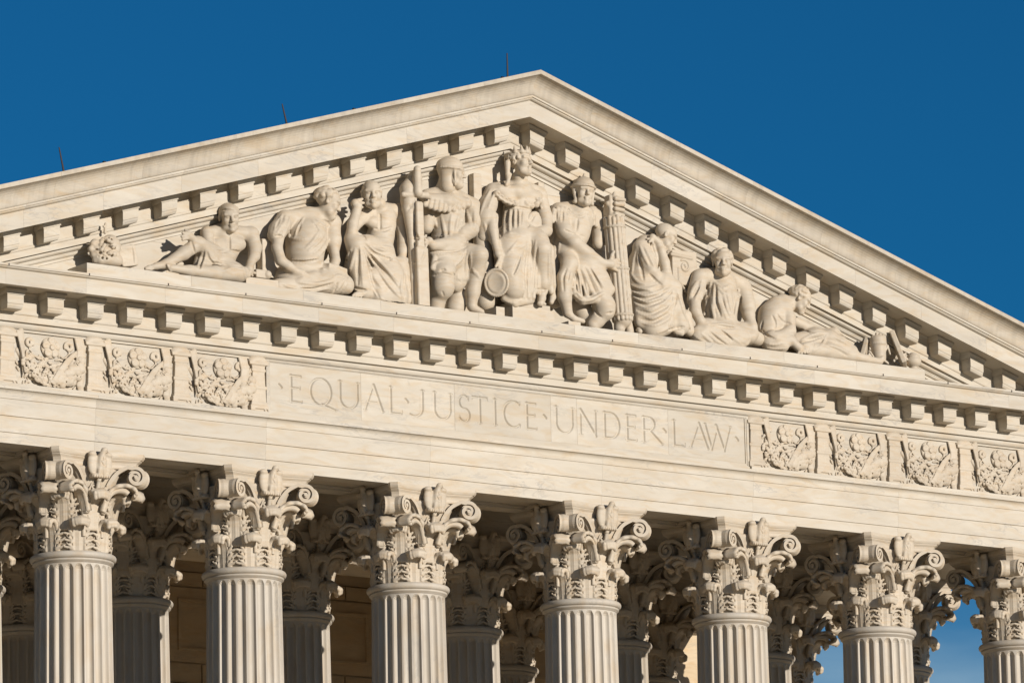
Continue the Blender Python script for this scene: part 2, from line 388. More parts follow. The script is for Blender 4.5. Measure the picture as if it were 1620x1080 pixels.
# ------------------------------------------------------------------ carving: solid shapes blended on a grid, skinned
class Sculpt:
    def __init__(s, lo, hi, h):
        s.lo = np.array(lo, dtype=float); s.h = h
        s.n = np.ceil((np.array(hi)-s.lo)/h).astype(int)+1
        s.ax = [s.lo[i]+h*np.arange(s.n[i]) for i in range(3)]
        s.G = np.ones(s.n, dtype=np.float32)
    def _sub(s, lo, hi):
        i0 = np.clip(np.floor((np.array(lo)-s.lo)/s.h).astype(int), 0, s.n-1)
        i1 = np.clip(np.ceil((np.array(hi)-s.lo)/s.h).astype(int)+1, 1, s.n)
        sl = tuple(slice(a, b) for a, b in zip(i0, i1))
        P = np.meshgrid(*[s.ax[i][sl[i]] for i in range(3)], indexing='ij', sparse=True)
        return sl, P
    def _op(s, sl, d, k, op):
        a = s.G[sl]; d = d.astype(np.float32)
        if a.size == 0: return
        if op == 'sub':
            d = -d; hh = np.maximum(k-np.abs(a-d), 0)/k; s.G[sl] = np.maximum(a, d)+hh*hh*k*0.25
        else:
            hh = np.maximum(k-np.abs(a-d), 0)/k; s.G[sl] = np.minimum(a, d)-hh*hh*k*0.25
    def cone(s, a, b, ra, rb=None, k=0.03, op='add'):
        rb = ra if rb is None else rb
        a = np.asarray(a, float); b = np.asarray(b, float); m = max(ra, rb)+k+2.5*s.h
        sl, P = s._sub(np.minimum(a, b)-m, np.maximum(a, b)+m)
        ba = b-a; L2 = max(float(ba@ba), 1e-9)
        q = [P[i]-a[i] for i in range(3)]
        t = np.clip((q[0]*ba[0]+q[1]*ba[1]+q[2]*ba[2])/L2, 0, 1)
        d = np.sqrt((q[0]-t*ba[0])**2+(q[1]-t*ba[1])**2+(q[2]-t*ba[2])**2)-(ra+(rb-ra)*t)
        s._op(sl, d, k, op)
    def ell(s, c, r, R=None, k=0.03, op='add'):
        c = np.asarray(c, float); r = np.asarray(r, float); m = (float(r.max()) if R is not None else r)+k+2.5*s.h
        sl, P = s._sub(c-m, c+m)
        q = [P[i]-c[i] for i in range(3)]
        if R is not None: q = [R[0][j]*q[0]+R[1][j]*q[1]+R[2][j]*q[2] for j in range(3)]
        k0 = np.sqrt((q[0]/r[0])**2+(q[1]/r[1])**2+(q[2]/r[2])**2)
        k1 = np.sqrt((q[0]/r[0]**2)**2+(q[1]/r[1]**2)**2+(q[2]/r[2]**2)**2)+1e-6
        s._op(sl, k0*(k0-1)/k1, k, op)
    def box(s, c, hv, R=None, rd=0.02, k=0.02, op='add'):
        c = np.asarray(c, float); hv = np.asarray(hv, float); m = (np.linalg.norm(hv) if R is not None else hv)+k+2.5*s.h
        sl, P = s._sub(c-m, c+m)
        q = [P[i]-c[i] for i in range(3)]
        if R is not None: q = [R[0][j]*q[0]+R[1][j]*q[1]+R[2][j]*q[2] for j in range(3)]
        e = [np.abs(q[i])-hv[i]+rd for i in range(3)]
        d = np.sqrt(np.maximum(e[0], 0)**2+np.maximum(e[1], 0)**2+np.maximum(e[2], 0)**2)+np.minimum(np.maximum(np.maximum(e[0], e[1]), e[2]), 0)-rd
        s._op(sl, d, k, op)
    def hit(s, px, py, y0=-1.75, y1=-0.56):
        Y = np.arange(y0, y1, s.h*0.5)
        d = Fv+Rv*(px-810)/FPX-Uv*(py-540)/FPX
        P = CAM[None, :]+d[None, :]*((Y-CAM[1])/d[1])[:, None]
        g = (P-s.lo)/s.h
        ok = np.all((g >= 0) & (g < s.n-1.001), axis=1)
        if not ok.any(): return at(px, py, y1)
        gi = np.where(ok[:, None], g, 0); i = np.floor(gi).astype(int); f = gi-i
        v = np.zeros(len(Y))
        for a in (0, 1):
            for b in (0, 1):
                for c in (0, 1):
                    w = (f[:, 0] if a else 1-f[:, 0])*(f[:, 1] if b else 1-f[:, 1])*(f[:, 2] if c else 1-f[:, 2])
                    v += w*s.G[i[:, 0]+a, i[:, 1]+b, i[:, 2]+c]
        v[~ok] = 1.0
        j = np.argmax(v < 0)
        return P[j] if v[j] < 0 else None
    def stroke(s, pts, r, op='add', k=0.03, sink=0.0, r2=None):
        """fold or groove drawn on the carved surface along photo pixels"""
        Q = []
        for (a, b) in zip(pts[:-1], pts[1:]):
            n = max(1, int(math.hypot(b[0]-a[0], b[1]-a[1])/4))
            Q += [(a[0]+(b[0]-a[0])*i/n, a[1]+(b[1]-a[1])*i/n) for i in range(n)]
        Q.append(pts[-1])
        H = [s.hit(*q) for q in Q]
        N = len(H)
        # smooth the depth along the stroke
        for it in range(2):
            H2 = list(H)
            for i in range(1, N-1):
                if H[i-1] is not None and H[i] is not None and H[i+1] is not None: H2[i] = (H[i-1]+2*H[i]+H[i+1])/4
            H = H2
        for i in range(N-1):
            if H[i] is None or H[i+1] is None: continue
            if np.linalg.norm(H[i]-H[i+1]) > 0.22: continue
            t0, t1 = i/(N-1), (i+1)/(N-1)
            e0, e1 = 0.45+0.55*math.sin(math.pi*min(1, max(0, t0*0.9+0.05))), 0.45+0.55*math.sin(math.pi*min(1, max(0, t1*0.9+0.05)))
            ra, rb = r*e0, (r if r2 is None else r2)*e1
            s.cone(H[i]+Fv*sink, H[i+1]+Fv*sink, ra, rb, k, op)
    def mesh(s, name, smooth=1):
        G, n, h = s.G, s.n, s.h
        ins = G < 0
        c = ins[:-1, :-1, :-1].astype(np.int8)
        cnt = np.zeros(n-1, dtype=np.int8)
        for a in (0, 1):
            for b in (0, 1):
                for d in (0, 1): cnt += ins[a:n[0]-1+a, b:n[1]-1+b, d:n[2]-1+d]
        act = (cnt > 0) & (cnt < 8)
        I = np.argwhere(act); m = len(I)
        idx = np.full(n-1, -1, dtype=np.int32); idx[act] = np.arange(m)
        acc = np.zeros((m, 3)); num = np.zeros(m)
        co = [(a, b, d) for a in (0, 1) for b in (0, 1) for d in (0, 1)]
        for A in co:
            for axn in range(3):
                if A[axn] == 1: continue
                B = list(A); B[axn] = 1
                va = G[I[:, 0]+A[0], I[:, 1]+A[1], I[:, 2]+A[2]]; vb = G[I[:, 0]+B[0], I[:, 1]+B[1], I[:, 2]+B[2]]
                x = (va < 0) != (vb < 0)
                t = np.where(x, va/np.where(x, va-vb, 1), 0)
                p = np.tile(np.array(A, float), (m, 1)); p[:, axn] = t
                acc[x] += p[x]; num[x] += 1
        V = s.lo+h*(I+acc/num[:, None])
        Q = []
        for axn in range(3):
            b, d = [(1, 2), (2, 0), (0, 1)][axn]
            sl0 = [slice(None)]*3; sl1 = [slice(None)]*3
            sl0[axn] = slice(0, n[axn]-1); sl1[axn] = slice(1, n[axn])
            e = ins[tuple(sl0)] != ins[tuple(sl1)]
            J = np.argwhere(e)
            J = J[(J[:, b] > 0) & (J[:, d] > 0) & (J[:, b] < n[b]-1) & (J[:, d] < n[d]-1)]
            def cell(ob, od):
                K = J.copy(); K[:, b] -= ob; K[:, d] -= od
                return idx[K[:, 0], K[:, 1], K[:, 2]]
            q = np.stack([cell(1, 1), cell(0, 1), cell(0, 0), cell(1, 0)], 1)
            s0 = ins[J[:, 0], J[:, 1], J[:, 2]]
            q[~s0] = q[~s0][:, ::-1]
            Q.append(q)
        Q = np.concatenate(Q); Q = Q[(Q >= 0).all(1)]
        for it in range(smooth):
            A = np.zeros_like(V); w = np.zeros(len(V))
            for i in range(4):
                a, b = Q[:, i], Q[:, (i+1) % 4]
                for j in range(3): A[:, j] += np.bincount(a, V[b, j], len(V))+np.bincount(b, V[a, j], len(V))
                w += np.bincount(a, minlength=len(V))+np.bincount(b, minlength=len(V))
            w[w == 0] = 1
            V = V*0.6+0.4*A/w[:, None]
        return V, Q

# ------------------------------------------------------------------ inscription: letters cut into the frieze
CH0, CH1 = 1.31, 1.79
def letter_strokes(ch, a, b):
    z0, z1, H = CH0, CH1, CH1-CH0; w = b-a; TK, TN = 0.068, 0.046; S = []
    def L(x0, y0, x1, y1, t): S.append((x0, y0, x1, y1, t))
    def serif(x, z, l=0.045): L(x-l, z, x+l, z, 0.030)
    def arc(cx, cz, rx, rz, a0, a1, t, n=18, thin=None):
        P = [(cx+rx*math.cos(math.radians(a0+(a1-a0)*i/n)), cz+rz*math.sin(math.radians(a0+(a1-a0)*i/n))) for i in range(n+1)]
        for i, (p, q) in enumerate(zip(P[:-1], P[1:])):
            th = math.radians(a0+(a1-a0)*(i+0.5)/n); tt = t*(0.55+0.45*abs(math.cos(th)))
            L(p[0], p[1], q[0], q[1], tt)
    if ch == 'E':
        L(a, z0, a, z1, TK); serif(a, z0, .04); serif(a, z1, .04)
        for z, e in ((z1, .94), (z0+H*.53, .82), (z0, 1.0)): L(a, z, a+w*e, z, TN); L(a+w*e, z-.03 if z > z0 else z, a+w*e+.008, z+.03 if z < z1 else z, .030)
    elif ch in 'QOC':
        cx, cz = (a+b)/2, (z0+z1)/2
        if ch == 'C':
            cx = a+w*.62; arc(cx, cz, w*.62, H*.51, 52, 308, TK, 26)
            L(cx+w*.40, z1-.06, cx+w*.41, z1-.0, .032); L(cx+w*.40, z0+.0, cx+w*.41, z0+.06, .032)
        else:
            arc(cx, cz, w*.5, H*.51, 0, 360, TK, 32); L(cx+.03, z0+.01, b+.10, z0-.075, TK*.8); L(b+.10, z0-.075, b+.14, z0-.07, .032)
    elif ch == 'U':
        r = w/2; L(a, z0+r, a, z1, TK); L(b, z0+r, b, z1, TN); arc(a+r, z0+r, r, r*1.02, 180, 360, TK*.9, 18); serif(a, z1); serif(b, z1)
    elif ch == 'A':
        m = (a+b)/2; L(a+.02, z0, m, z1, TN); L(m, z1, b-.02, z0, TK); L(a+w*.2, z0+H*.33, b-w*.24, z0+H*.33, .03); serif(a+.02, z0, .035); serif(b-.02, z0, .035)
    elif ch == 'L':
        L(a, z0, a, z1, TK); L(a, z0, b, z0, TN); L(b, z0, b+.012, z0+.06, .032); serif(a, z1)
    elif ch == 'J':
        r = w*.62; L(b, z0+r*.8, b, z1, TK); arc(b-r, z0+r*.8, r, r*.85, 360, 235, TK*.9, 12); serif(b, z1)
    elif ch == 'S':
        cx = (a+b)/2; q = H/4
        arc(cx, z1-q, w*.46, q*1.02, 35, 270, TK*.85, 16); arc(cx, z0+q, w*.5, q*1.02, 90, -150, TK*.85, 16)
        L(cx+w*.40, z1-.09, cx+w*.42, z1-.01, .032); L(a, z0+.01, a+.012, z0+.1, .032)
    elif ch == 'T':
        m = (a+b)/2; L(m, z0, m, z1, TK); L(a, z1, b, z1, TN); L(a, z1, a-.01, z1-.05, .032); L(b, z1, b+.01, z1-.05, .032); serif(m, z0)
    elif ch == 'I':
        L(a, z0, a, z1, TK); serif(a, z0); serif(a, z1)
    elif ch == 'N':
        L(a, z0, a, z1, TN); L(b, z0, b, z1, TN); L(a, z1, b, z0, TK); serif(a, z0); serif(b, z1); serif(a-.02, z1, .03)
    elif ch == 'D':
        L(a, z0, a, z1, TK); serif(a-.01, z0, .03); serif(a-.01, z1, .03)
        cx = a+w*.4; L(a, z1, cx, z1, TN); L(a, z0, cx, z0, TN); arc(cx, (z0+z1)/2, w*.6, H/2, 90, -90, TK, 20)
    elif ch == 'R':
        c = a+w*.30; L(a, z0, a, z1, TK); serif(a, z0); serif(a-.01, z1, .03); r = H*.255
        L(a, z1, c, z1, TN); L(a, z1-2*r, c, z1-2*r, TN); arc(c, z1-r, w*.30, r, 90, -90, TK*.9, 14); L(c+.01, z1-2*r, b, z0-.01, TK*.9); L(b, z0-.01, b+.035, z0, .032)
    elif ch == 'W':
        q = w/4; L(a, z1, a+q, z0, TK); L(a+q, z0, a+2*q, z1-.03, TN); L(a+1.75*q, z1, a+3*q, z0, TK); L(a+3*q, z0, b, z1, TN); serif(a, z1, .035); serif(b, z1, .035); serif(a+1.75*q, z1, .03)
    elif ch == '.':
        L(a-.028, 1.595, a+.024, 1.545, .06)
    return S
TEXT = [('.', -5.21, 0), ('E', -4.98, -4.75), ('Q', -4.56, -4.11), ('U', -3.91, -3.52), ('A', -3.38, -2.95), ('L', -2.79, -2.55), ('.', -2.43, 0), ('J', -2.37, -2.08),
        ('U', -1.81, -1.45), ('S', -1.26, -1.02), ('T', -.95, -.62), ('I', -.44, 0), ('C', -.24, .12), ('E', .29, .51), ('.', .71, 0), ('U', .97, 1.35), ('N', 1.54, 1.89),
        ('D', 2.10, 2.44), ('E', 2.63, 2.85), ('R', 3.02, 3.45), ('.', 3.52, 0), ('L', 3.74, 3.99), ('A', 4.12, 4.57), ('W', 4.49, 5.10), ('.', 5.26, 0)]
STK = [st for ch, a, b in TEXT for st in letter_strokes(ch, a, b)]
PX = [-5.44, -3.45, -1.36, 0.84, 1.45, 3.60, 5.44]
for xa, xb in zip(PX[:-1], PX[1:]):
    xs = np.arange(xa+0.0014, xb-0.0013, 0.0095); xs[-1] = xb-0.0014; zs = np.linspace(1.11, 1.985, 93)
    XX, ZZ = np.meshgrid(xs, zs, indexing='ij'); dep = np.zeros_like(XX)
    for x0, y0, x1, y1, t in STK:
        if max(x0, x1) < xa-.1 or min(x0, x1) > xb+.1: continue
        i0, i1 = np.searchsorted(xs, [min(x0, x1)-.05, max(x0, x1)+.05]); j0, j1 = np.searchsorted(zs, [min(y0, y1)-.05, max(y0, y1)+.05])
        if i1 <= i0 or j1 <= j0: continue
        gx, gz = XX[i0:i1, j0:j1]-x0, ZZ[i0:i1, j0:j1]-y0; dx, dz = x1-x0, y1-y0
        tt = np.clip((gx*dx+gz*dz)/max(dx*dx+dz*dz, 1e-9), 0, 1)
        d = np.hypot(gx-tt*dx, gz-tt*dz)
        dep[i0:i1, j0:j1] = np.maximum(dep[i0:i1, j0:j1], np.clip((t/2-d)*1.7, 0, 0.036))
    nx, nz = XX.shape
    V = np.stack([XX, -0.728+dep, ZZ], -1).reshape(-1, 3)
    ii, jj = np.meshgrid(np.arange(nx-1), np.arange(nz-1), indexing='ij'); k0 = (ii*nz+jj).ravel()
    Fq = np.stack([k0, k0+nz, k0+nz+1, k0+1], 1)
    # returns at the rim so that the slab has thickness
    rim = list(range(0, nx*nz, nz))+[(nx-1)*nz+j for j in range(1, nz)]+[i*nz+nz-1 for i in range(nx-2, -1, -1)]+[j for j in range(nz-2, 0, -1)]
    Vr = V[rim].copy(); Vr[:, 1] = -0.691; base = len(V); nr = len(rim)
    Fr = np.array([(rim[i], base+i, base+(i+1) % nr, rim[(i+1) % nr]) for i in range(nr)])
    o = part('inscription_slab', np.vstack([V, Vr]), np.vstack([Fq, Fr]), MAR, FRZ)
# frame round the inscription
mb = MB()
mb.box(-5.53, 5.53, -0.752, -0.6905, 2.000, 2.034); mb.box(-5.50, 5.50, -0.741, -0.6905, 1.986, 1.999)
mb.box(-5.53, 5.53, -0.752, -0.6905, 1.000, 1.066); mb.box(-5.50, 5.50, -0.741, -0.6905, 1.067, 1.109)
for sg in (-1, 1):
    mb.box(*sorted((sg*5.445, sg*5.475)), -0.741, -0.6905, 1.110, 1.985); mb.box(*sorted((sg*5.476, sg*5.53)), -0.752, -0.6905, 1.0665, 1.9995)
part('inscription_frame', mb.V, mb.F, MAR, FRZ)

# ------------------------------------------------------------------ carved frieze panels
rng = random.Random(11)
def carved(name, fn, lo, hi, h=0.0115, smooth=1):
    s = Sculpt(lo, hi, h); fn(s); V, Q = s.mesh(name, smooth); return newmesh(name, V, Q, True)
def f_rosette(s):
    s.ell((0, .01, 0), (.19, .055, .19), k=.01)
    for i in range(5):
        a = i*2*math.pi/5+.3; s.ell((.112*math.cos(a), -.040, .112*math.sin(a)), (.078, .030, .078), k=.006)
        s.ell((.112*math.cos(a), -.085, .112*math.sin(a)), (.040, .030, .040), k=.012, op='sub')
    for i in range(5):
        a = (i+.5)*2*math.pi/5+.3; s.cone((.05*math.cos(a), -.065, .05*math.sin(a)), (.19*math.cos(a), -.045, .19*math.sin(a)), .012, .016, .008, 'sub')
    s.ell((0, -.05, 0), (.060, .045, .060), k=.005)
    for i in range(7):
        a = i*2*math.pi/7; s.ell((.035*math.cos(a), -.088, .035*math.sin(a)), (.016, .016, .016), k=.004)
    s.ell((0, -.095, 0), (.014, .014, .014), k=.004)
ROS = carved('rosette', f_rosette, (-.23, -.14, -.23), (.23, .05, .23), .0095)
def f_scroll(s):
    P = []
    for i in range(26):
        t = i/25; a = math.radians(200-430*t); r = .085*(1-.55*t); P.append((r*math.cos(a)+.02, 0, .06+r*math.sin(a)))
    P += [(.03, 0, -.06)]
    for i in range(18):
        t = i/17; a = math.radians(170+250*t); r = .075*(1-.4*t); P.append((.04+r*math.cos(a), 0, -.13+r*math.sin(a)))
    for i, (p, q) in enumerate(zip(P[:-1], P[1:])): s.cone(p, q, .022+.012*math.sin(i*.15), .022+.012*math.sin(i*.15+.15), .012)
SCR = carved('scroll', f_scroll, (-.16, -.07, -.28), (.20, .06, .22))
def f_garland(s):
    s.cone((-.56, .05, .02), (.56, .05, .02), .035, .035, .03); s.cone((-.66, .03, .62), (-.35, .02, .22), .05, .11, .04); s.cone((-.35, .02, .22), (0, .02, .13), .11, .13, .04); s.cone((0, .02, .13), (.40, .02, .26), .13, .12, .04); s.cone((.40, .02, .26), (.66, .03, .70), .12, .05, .04)
    for i in range(150):
        t = rng.uniform(-1, 1); x = .62*t; zc = .16+.27*abs(t)**1.7; w = .185*(1-.25*abs(t))
        z = zc+rng.uniform(-1, 1)*w; y = -.05-.07*math.sqrt(max(0, 1-((z-zc)/w)**2))
        r = rng.uniform(.060, .088) if (t > .15 and rng.random() < .55) else rng.uniform(.030, .052)
        if z-r < .0: z = r
        s.ell((x, y, z), (r, r*.75, r*rng.uniform(.9, 1.15)), k=.003)
    for i in range(90):
        x = rng.uniform(-.66, .66); z = rng.uniform(.02, .52+.3*abs(x)); a = rng.uniform(0, 6.28)
        s.cone((x, .005, z), (x+.07*math.cos(a), -.015, z+.07*math.sin(a)), .018, .026, .008)
    for i in range(30):
        t = rng.uniform(-1, 1); x = .62*t; zc = .34+.27*abs(t)**1.7
        a = rng.uniform(0, 6.28); s.cone((x, -.04, zc), (x+.09*math.cos(a), -.06, zc+.06*abs(math.sin(a))), .02, .03, .01)
    for i in range(70):
        t = rng.uniform(-1, 1); x = .62*t; zc = .17+.27*abs(t)**1.7; z = zc+rng.uniform(-.16, .13)
        s.ell((x, -.125, max(.02, z)), (.013, .03, .013), k=.008, op='sub')
GAR = carved('garland', f_garland, (-.78, -.20, -.02), (.78, .06, .86), .0105)
def f_ribbon(s):
    P = [(.74, .00, .84), (.62, -.03, .74), (.48, -.05, .64), (.34, -.09, .52), (.20, -.13, .36), (.10, -.15, .22), (.03, -.15, .12), (-.02, -.13, .07)]
    for i, (p, q) in enumerate(zip(P[:-1], P[1:])):
        w = .018+.006*i if i < 5 else .040
        for o in (-1, -.5, 0, .5, 1): s.cone((p[0]-o*w, p[1]+abs(o)*.012, p[2]+o*w*.55), (q[0]-o*w, q[1]+abs(o)*.012, q[2]+o*w*.55), .016, None, .016)
RIB = carved('ribbon', f_ribbon, (-.2, -.2, -.06), (.82, .06, .90), .011)
def f_pilaster(s):
    for z0, z1, w0, w1, d in ((0.0, .10, .195, .195, .115), (.10, .16, .175, .165, .10), (.16, .40, .158, .150, .085), (.40, .45, .172, .172, .10), (.45, .72, .145, .13, .08), (.72, .76, .155, .155, .095), (.76, .84, .135, .15, .08), (.84, .90, .20, .21, .11)):
        n = 5
        for i in range(n):
            t = (i+.5)/n; w = w0+(w1-w0)*t
            s.box((0, 0, z0+(z1-z0)*t), (w, d, (z1-z0)/n*.5+.004), rd=.012, k=.004)
    s.ell((0, -.02, .93), (.20, .11, .085), k=.02)
    s.box((0, -.12, .015), (.10, .04, .02), rd=.004, k=.004, op='sub'); s.box((.15, -.12, .015), (.025, .04, .02), rd=.004, k=.004, op='sub')
    for z in (.30, .58): s.box((.02, -.105, z), (.004, .03, .09), rd=.002, k=.004, op='sub')
PIL = carved('pilaster', f_pilaster, (-.26, -.18, -.02), (.26, .06, 1.06))
def f_drape(s):
    P = [(.0, -.05, .93), (.03, -.08, .72), (-.01, -.09, .50), (.03, -.08, .30), (.0, -.06, .10), (.03, -.04, .01)]
    for o in (-.07, -.035, 0.0, .035):
        for i, (p, q) in enumerate(zip(P[:-1], P[1:])):
            k = 1.0-.5*i/5 if i < 4 else .5
            s.cone((p[0]+o*(1.2-.12*i), p[1]+abs(o)*.3, p[2]), (q[0]+o*(1.2-.12*(i+1)), q[1]+abs(o)*.3, q[2]), .03, .028, .016)
    for z in (.78, .62, .47, .36): s.ell((.09, -.03, z), (.035, .05, .05), k=.02)
DRP = carved('drape', f_drape, (-.18, -.17, -.04), (.18, .05, 1.0))
def f_wing(s):
    for i in range(9):
        t = i/8
        a = (-.06+.10*t, -.05, .94-.06*t); b = (.02+.05*t, -.10, .22+.42*(1-t)*.8)
        s.cone(a, b, .028, .016, .01)
    s.cone((.02, -.03, .95), (.06, -.05, .15), .06, .015, .03)
    for i in range(14): s.ell((rng.uniform(-.03, .08), -.12, rng.uniform(.3, .9)), (.008, .03, .02), k=.006, op='sub')
WNG = carved('wing', f_wing, (-.16, -.17, .04), (.18, .05, 1.02))
ZF = 1.062
for sg in (-1, 1):
    for k in range(5):
        xp = sg*(5.55+1.8*k) if k else sg*5.70
        if abs(xp) < XE: 
            inst('pilaster', PIL, MARC, FRZ, (xp, -0.70, ZF), 0, (1, 0.80, 1))
            if not (k == 0 and sg > 0): inst('drape', DRP, MARC, FRZ, (xp-.30, -0.70, ZF), 0, (1, 0.80, 1))
            if not (k == 0 and sg < 0): inst('wing', WNG, MARC, FRZ, (xp+.27, -0.70, ZF), 0, (1, 0.80, 1))
        xc = sg*(6.45+1.8*k)
        if abs(xc) > XE-0.6: continue
        inst('rosette', ROS, MARC, FRZ, (xc, -0.72, 1.775), 0, (1, 0.80, 1))
        inst('garland', GAR, MARC, FRZ, (xc, -0.70, ZF), 0, (1, 0.80, 1))
        inst('ribbon', RIB, MARC, FRZ, (xc, -0.71, ZF), 0, (1, 0.80, 1))
        inst('scroll', SCR, MARC, FRZ, (xc+.36, -0.71, 1.77), 0, (1, 0.8, 1)); inst('scroll', SCR, MARC, FRZ, (xc-.40, -0.71, 1.77), 0, (-0.95, 0.8, 0.95))
for sg in (-1, 1):
    a, b = sorted((sg*5.54, sg*XE))
    part('frieze_fillet', boxv(a, b, -0.735, -0.6905, 2.004, 2.034), BOXF, MAR, FRZ); part('frieze_fillet', boxv(a, b, -0.80, -0.6905, 1.006, 1.058), BOXF, MAR, FRZ)
# ------------------------------------------------------------------ columns
def fluted_shaft():
    nf, per = 24, 12; V = []; Fq = []
    Zs = [-1.955, -1.975, -1.995, -2.02, -2.06, -2.12, -2.6, -3.5, -5, -7, -9, -11, -13, -14.6, -15.1]
    n = nf*per
    for z in Zs:
        t = (z+1.95)/(-13.2); R = 0.673+0.105*(1-(1-t)**1.6)
        dmax = 0.072
        u = min(1.0, max(0.0, (-1.975-z)/0.10))
        half = math.pi/nf*0.78
        for f in range(nf):
            for p in range(per):
                th = 2*math.pi*(f+(p/per))/nf; dlt = (p/per-0.5)*2*math.pi/nf
                # rounded flute head: width grows as sqrt
                wv = half*math.sqrt(max(0, 1-(1-u)**2)) if u < 1 else half
                dep = dmax*math.sqrt(max(0, 1-(dlt/wv)**2)) if wv > 1e-4 and abs(dlt) < wv else 0
                r = R-dep*min(1, u*1.6)
                V.append((r*math.cos(th), r*math.sin(th), z))
    for i in range(len(Zs)-1):
        for k in range(n): Fq.append((i*n+k, (i+1)*n+k, (i+1)*n+(k+1) % n, i*n+(k+1) % n))
    me = newmesh('column', V, Fq, False)
    return me
ME_SHAFT = fluted_shaft()
def ring_pts(c_r, c_z, rr, a0, a1, n):
    return [(c_r+rr*math.cos(math.radians(a0+(a1-a0)*i/n)), c_z+rr*math.sin(math.radians(a0+(a1-a0)*i/n))) for i in range(n+1)]
prof = [(0.60, -1.957), (0.665, -1.957), (0.680, -1.945), (0.705, -1.918), (0.718, -1.912), (0.718, -1.882), (0.700, -1.879)] + ring_pts(0.703, -1.816, 0.062, -85, 88, 10) + [(0.66, -1.750), (0.55, -1.748)]
ME_RING = newmesh('neck_ring', *lathe(prof, 64), True)
ME_BELL = newmesh('bell', *lathe([(0.55, -1.7475), (0.612, -1.745), (0.612, -1.30), (0.64, -1.0), (0.715, -0.75), (0.80, -0.52), (0.85, -0.36), (0.87, -0.31), (0.86, -0.275), (0.60, -0.272)], 48), True)
prof = [(0.60, -15.8), (1.05, -15.8), (1.05, -15.62)] + ring_pts(0.93, -15.5, 0.12, -80, 80, 8) + [(0.90, -15.37), (0.84, -15.30)] + ring_pts(0.83, -15.22, 0.07, -70, 80, 6) + [(0.80, -15.14), (0.78, -15.10), (0.60, -15.10)]
ME_BASE = newmesh('column_base', *lathe(prof, 48), True)
ME_PLINTH = newmesh('base_plinth', boxv(-1.08, 1.08, -1.08, 1.08, ZFLOOR+0.002, -15.801), BOXF)
def abacus_mesh():
    # concave-sided slab with clipped corners
    def outline(w, inset):
        P = []
        c = 0.10
        for q in range(4):
            a = q*math.pi/2
            n = 12
            for i in range(n+1):
                x = -(w-c)+2*(w-c)*i/n
                y = -w+inset*(1-(x/(w-c))**2)
                P.append((x*math.cos(a)-y*math.sin(a), x*math.sin(a)+y*math.cos(a)))
        return P
    L = [(0.85, .10, -0.2735), (0.865, .105, -0.25), (0.87, .11, -0.205), (0.885, .115, -0.165), (0.915, .12, -0.135), (0.925, .122, -0.125), (0.925, .122, -0.112), (0.94, .125, -0.108), (0.955, .125, -0.085), (0.965, .125, -0.06), (0.965, .125, -0.003)]
    V = []; Fq = []
    for w, ins, z in L: V += [(x, y, z) for x, y in outline(w, ins)]
    n = len(outline(1, .1))
    for i in range(len(L)-1):
        for k in range(n): Fq.append((i*n+k, i*n+(k+1) % n, (i+1)*n+(k+1) % n, (i+1)*n+k))
    Fq += [tuple(range(n-1, -1, -1)), tuple((len(L)-1)*n+k for k in range(n))]
    return newmesh('abacus', V, Fq)
ME_ABA = abacus_mesh()
def interp(P, t):
    x = t*(len(P)-1); i = min(int(x), len(P)-2); f = x-i
    p0, p1, p2, p3 = P[max(i-1, 0)], P[i], P[i+1], P[min(i+2, len(P)-1)]
    return tuple(0.5*((2*b)+(-a+c)*f+(2*a-5*b+4*c-d)*f*f+(-a+3*b-3*c+d)*f**3) for a, b, c, d in zip(p0, p1, p2, p3))
def leaf_mesh(name, path, lobes, thick=0.03, curl=0.05, ns=44, nv=21):
    """path: (radius, z, half width); faces -y"""
    V = []; Fq = []
    for side in (0, 1):
        for i in range(ns+1):
            t = i/ns; r, z, w = interp(path, t)
            # direction along the leaf for the thickness offset
            r2, z2, _ = interp(path, min(1, t+0.01)); r1, z1, _ = interp(path, max(0, t-0.01))
            tx, tz = r2-r1, z2-z1; L = math.hypot(tx, tz) or 1; nx, nz = tz/L, -tx/L     # outward normal in (r,z)
            saw = (t*lobes) % 1.0
            tooth = 0.70+0.30*math.sin(math.pi*min(1, saw*1.15))**0.6 if t < 0.80 else 1.0
            for j in range(nv+1):
                v = -1+2*j/nv; av = abs(v)
                x = w*v*(tooth if av > 0.5 else 1.0) if av > 0.5 else w*v*1.0
                x = w*v*(1-(1-tooth)*max(0, (av-0.45)/0.55))
                off = -0.10*w*v*v                                   # hugs the bell
                rib = 0.016*math.exp(-(v/0.13)**2)+0.010*math.cos(v*math.pi*6)*(1-av*0.3)
                if t < 0.82:
                    rib += 0.030*max(0, (av-0.45)/0.55)*(1.3*math.sin(math.pi*saw)-0.35)   # lobes stand proud
                    if 0.55 < av < 0.85 and (saw < 0.14 or saw > 0.93): rib -= 0.045
                else: rib *= 1.0-0.6*(t-0.82)/0.18
                o = off+rib-side*thick
                if t > 0.62: o += -curl*(v*v)*(t-0.62)/0.38*0.8
                rr, zz = r+nx*o, z+nz*o
                V.append((x, -rr, zz))
    m = nv+1; half = (ns+1)*m
    for i in range(ns):
        for j in range(nv):
            a = i*m+j; Fq.append((a, a+m, a+m+1, a+1)); b = half+a; Fq.append((b, b+1, b+m+1, b+m))
    for i in range(ns):
        for j in (0, nv):
            a = i*m+j; b = half+a; Fq.append((a, a+m, b+m, b) if j else (a, b, b+m, a+m))
    for j in range(nv):
        a = ns*m+j; b = half+a; Fq.append((a, a+1, b+1, b)); a = j; b = half+j; Fq.append((a, b, b+1, a+1))
    return newmesh(name, V, Fq, True)
